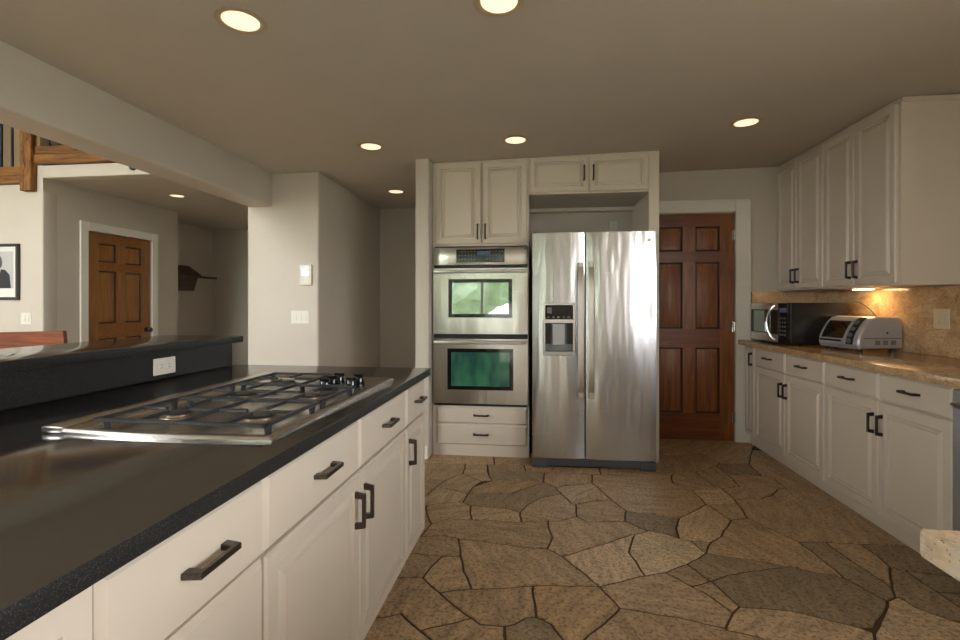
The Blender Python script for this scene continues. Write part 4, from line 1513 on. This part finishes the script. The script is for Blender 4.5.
# ------------------------------------------------------------------ ceiling lights
def can(x, y, z, label, group='recessed ceiling lights'):
    t = thing('recessed_light', label, 'ceiling light', (x, y, z - 0.0005), 0, group)
    MB().lathe([(0.094, 0.0), (0.097, -0.003), (0.088, -0.006), (0.074, -0.003), (0.072, 0.0)], (0, 0, 0), None, 36).build('trim_ring', M['cantrim'], t)
    MB().lathe([(0.001, 0.0), (0.0715, 0.0), (0.0715, -0.0015), (0.001, -0.0025)], (0, 0, 0), None, 36).build('lens', M['lens'], t)


can(-1.197, 1.825, CEIL, 'recessed ceiling light above the near part of the island and cooktop')
can(-0.145, 1.845, ceil_z(-0.24), 'recessed ceiling light at the top edge of the photo, over the aisle')
can(-1.208, 3.397, CEIL, 'recessed ceiling light between the island end and the hallway')
can(-1.438, 4.793, CEIL, 'recessed ceiling light inside the hallway, partly near the white partition')
can(-0.152, 3.424, ceil_z(-0.242), 'recessed ceiling light in front of the double oven and refrigerator')
can(1.37, 3.353, ceil_z(1.37 - 0.09), 'recessed ceiling light near the wall cabinets and the dark wooden door')
can(-4.165, 5.137, 2.49, 'small recessed light in the low alcove ceiling by the lighter wooden door')

# ------------------------------------------------------------------ thermostat and switches on the column
th = thing('thermostat', 'white wall thermostat with lit screen on the column', 'thermostat', (-2.010, 4.0025, 1.485))
MB().box(-0.056, 0.056, -0.022, 0, -0.090, 0.090, None, 0.006, 2).build('case', M['plate'], th)
MB().box(-0.030, 0.030, -0.0235, -0.0222, -0.005, 0.030).build('screen', M['screen'], th)
MB().box(-0.036, 0.040, -0.0235, -0.0222, 0.046, 0.078).build('cover_flap', M['silver'], th)
wall_plate('light_switch', 'white double switch plate below the thermostat', 'switch', (-2.067, 4.0025, 1.115), 0, 0.165, 0.115, 'switch3')
wall_plate('light_switch', 'white switch plate under the framed portrait', 'switch', (-5.085, 4.2455, 1.085), 0, 0.118, 0.118, 'switch2')
o = MB().lathe([(0.001, 0), (0.035, 0), (0.035, 0.016), (0.022, 0.022), (0.001, 0.023)], (0, 0, 0), None, 20, 'y').build('motion_sensor', M['black'])
tag(o, 'small black sensor on the white alcove header beneath the beam', 'sensor', (-3.905, 4.2455, 2.565))

# ------------------------------------------------------------------ framed portrait
pf = thing('picture_frame', 'black framed grey portrait print on the white wall', 'picture', (-5.412, 4.2455, 1.553))
w, h, t = 0.26, 0.282, 0.028
mb = MB()
mb.box(-w, w, -0.03, 0, h - t, h, None, 0.003)
mb.box(-w, w, -0.03, 0, -h, -h + t, None, 0.003)
mb.box(-w, -w + t, -0.03, 0, -h + t, h - t, None, 0.003)
mb.box(w - t, w, -0.03, 0, -h + t, h - t, None, 0.003)
mb.build('frame', M['frame'], pf)
MB().box(-w + t, w - t, -0.012, -0.002, -h + t, h - t).build('mat_board', M['mat_board'], pf)
mb = MB()
mb.box(-0.19, 0.19, -0.0135, -0.0122, -0.165, 0.205, M['print'])
mb.prism([(-0.17, -0.165), (-0.165, -0.03), (-0.10, 0.02), (0.00, 0.035), (0.10, 0.02), (0.150, -0.03), (0.165, -0.165)], -0.0142, -0.0136, 'xz', M['suit'])
mb.prism([(-0.02, 0.03), (0.02, -0.08), (0.05, 0.035)], -0.0148, -0.0143, 'xz', M['shirt'])
mb.prism([(0.012 + 0.055 * cos(k * pi / 10), 0.095 + 0.075 * sin(k * pi / 10)) for k in range(20)], -0.0152, -0.0143, 'xz', M['face'])
mb.build('portrait_print', None, pf)

# ------------------------------------------------------------------ loft timber work
lr = thing('loft_railing', 'rustic timber loft railing with iron balusters above the portrait wall', 'railing', (-5.024, 4.246, 2.36))
LO = (-5.024, 4.246, 2.36)
MB(LO).box(-5.085, -4.962, 4.175, 4.244, 2.352, 3.75, None, 0.006).build('post', M['timberv'], lr)
mb = MB(LO)
mb.box(-6.98, -5.088, 4.20, 4.34, 2.437, 2.508, None, 0.005)
mb.box(-6.98, -5.088, 4.215, 4.33, 2.512, 2.605, None, 0.005)
mb.build('rim_beam', M['timber'], lr)
MB(LO).box(-4.958, -2.63, 4.20, 4.34, 2.618, 2.712, None, 0.006).build('rim_beam', M['timber'], lr)
MB(LO).box(-4.958, -2.63, 4.215, 4.33, 2.716, 2.800, None, 0.006).build('rim_beam', M['timber'], lr)
MB(LO).box(-6.98, -2.63, 4.225, 4.315, 3.55, 3.62, None, 0.006).build('hand_rail', M['timber'], lr)
for x in [-5.155 - 0.125 * k for k in range(14)]:
    if x < -5.12:
        MB(LO).box(x - 0.009, x + 0.009, 4.262, 4.28, 2.60, 3.552).build('baluster', M['iron_bal'], lr)
for x in [-4.86 + 0.11 * k for k in range(20)]:
    MB(LO).box(x - 0.009, x + 0.009, 4.262, 4.28, 2.795, 3.552).build('baluster', M['iron_bal'], lr)
bc = thing('bookcase', 'reddish brown wooden bookcase up on the loft behind the balusters', 'bookcase', (-5.75, 4.95, 2.577))
MB().box(0.0, 1.9, 0, 0.33, 0, 1.2).build('body', M['loft_wood'], bc)

# ------------------------------------------------------------------ wall shelf in the niche
ws = thing('wall_shelf', 'dark wooden wall shelf with slanted top in the dim niche beyond the alcove', 'shelf', (-5.499, 6.74, 1.43), R(90))
# local: x along +y (world), -y out of the wall
mb = MB()
mb.prism([(-0.45, 0.22), (0.19, 0.22), (0.10, 0.0), (-0.45, 0.0)], -0.24, 0.0, 'xz')
mb.build('box', M['shelfwood'], ws)
mb = MB()
mb.loops([[(-0.47, -0.27, 0.22), (0.22, -0.27, 0.22), (0.22, 0.0, 0.22), (-0.47, 0.0, 0.22)], [(-0.47, -0.27, 0.25), (0.22, -0.27, 0.25), (0.22, 0.0, 0.25), (-0.47, 0.0, 0.25)],
          [(-0.43, -0.19, 0.38), (0.06, -0.19, 0.38), (0.06, 0.0, 0.38), (-0.43, 0.0, 0.38)]])
mb.build('slanted_top', M['shelfwood'], ws)
MB().box(0.22, 0.84, -0.10, -0.005, 0.218, 0.248, None, 0.004).build('side_board', M['shelfwood'], ws)

# ------------------------------------------------------------------ wooden bench beyond the bar
bn = thing('bench', 'reddish wooden high backed bench behind the raised bar', 'bench', (-3.36, 3.05, 0), R(2))
BO = (0, 0, 0)
mb = MB()
n = 12
rr = []
for k in range(n + 1):
    t_ = k / n
    x = -1.30 * (1 - t_)
    zt = 1.040 - 0.035 * (1 - t_)
    rr.append([(x, 0.0, 0.86), (x, 0.028, 0.86), (x, 0.028, zt), (x, 0.0, zt)])
rr[-1] = [(0.02, 0.0, 0.86), (0.02, 0.028, 0.86), (0.0, 0.028, 1.040), (0.0, 0.0, 1.040)]
mb.loops(rr)
mb.build('top_rail', M['bench'], bn)
MB().box(-1.28, 0.0, 0.004, 0.024, 0.50, 0.86).build('backrest', M['bench'], bn)
MB().box(-1.30, 0.02, 0.0, 0.42, 0.42, 0.455, None, 0.006).build('seat', M['bench'], bn)
for x in (-1.26, -0.04):
    for y, zt in ((0.0, 0.86), (0.37, 0.42)):
        MB().box(x - 0.025, x + 0.025, y, y + 0.045, 0, zt if y else 0.50).build('leg', M['bench'], bn)
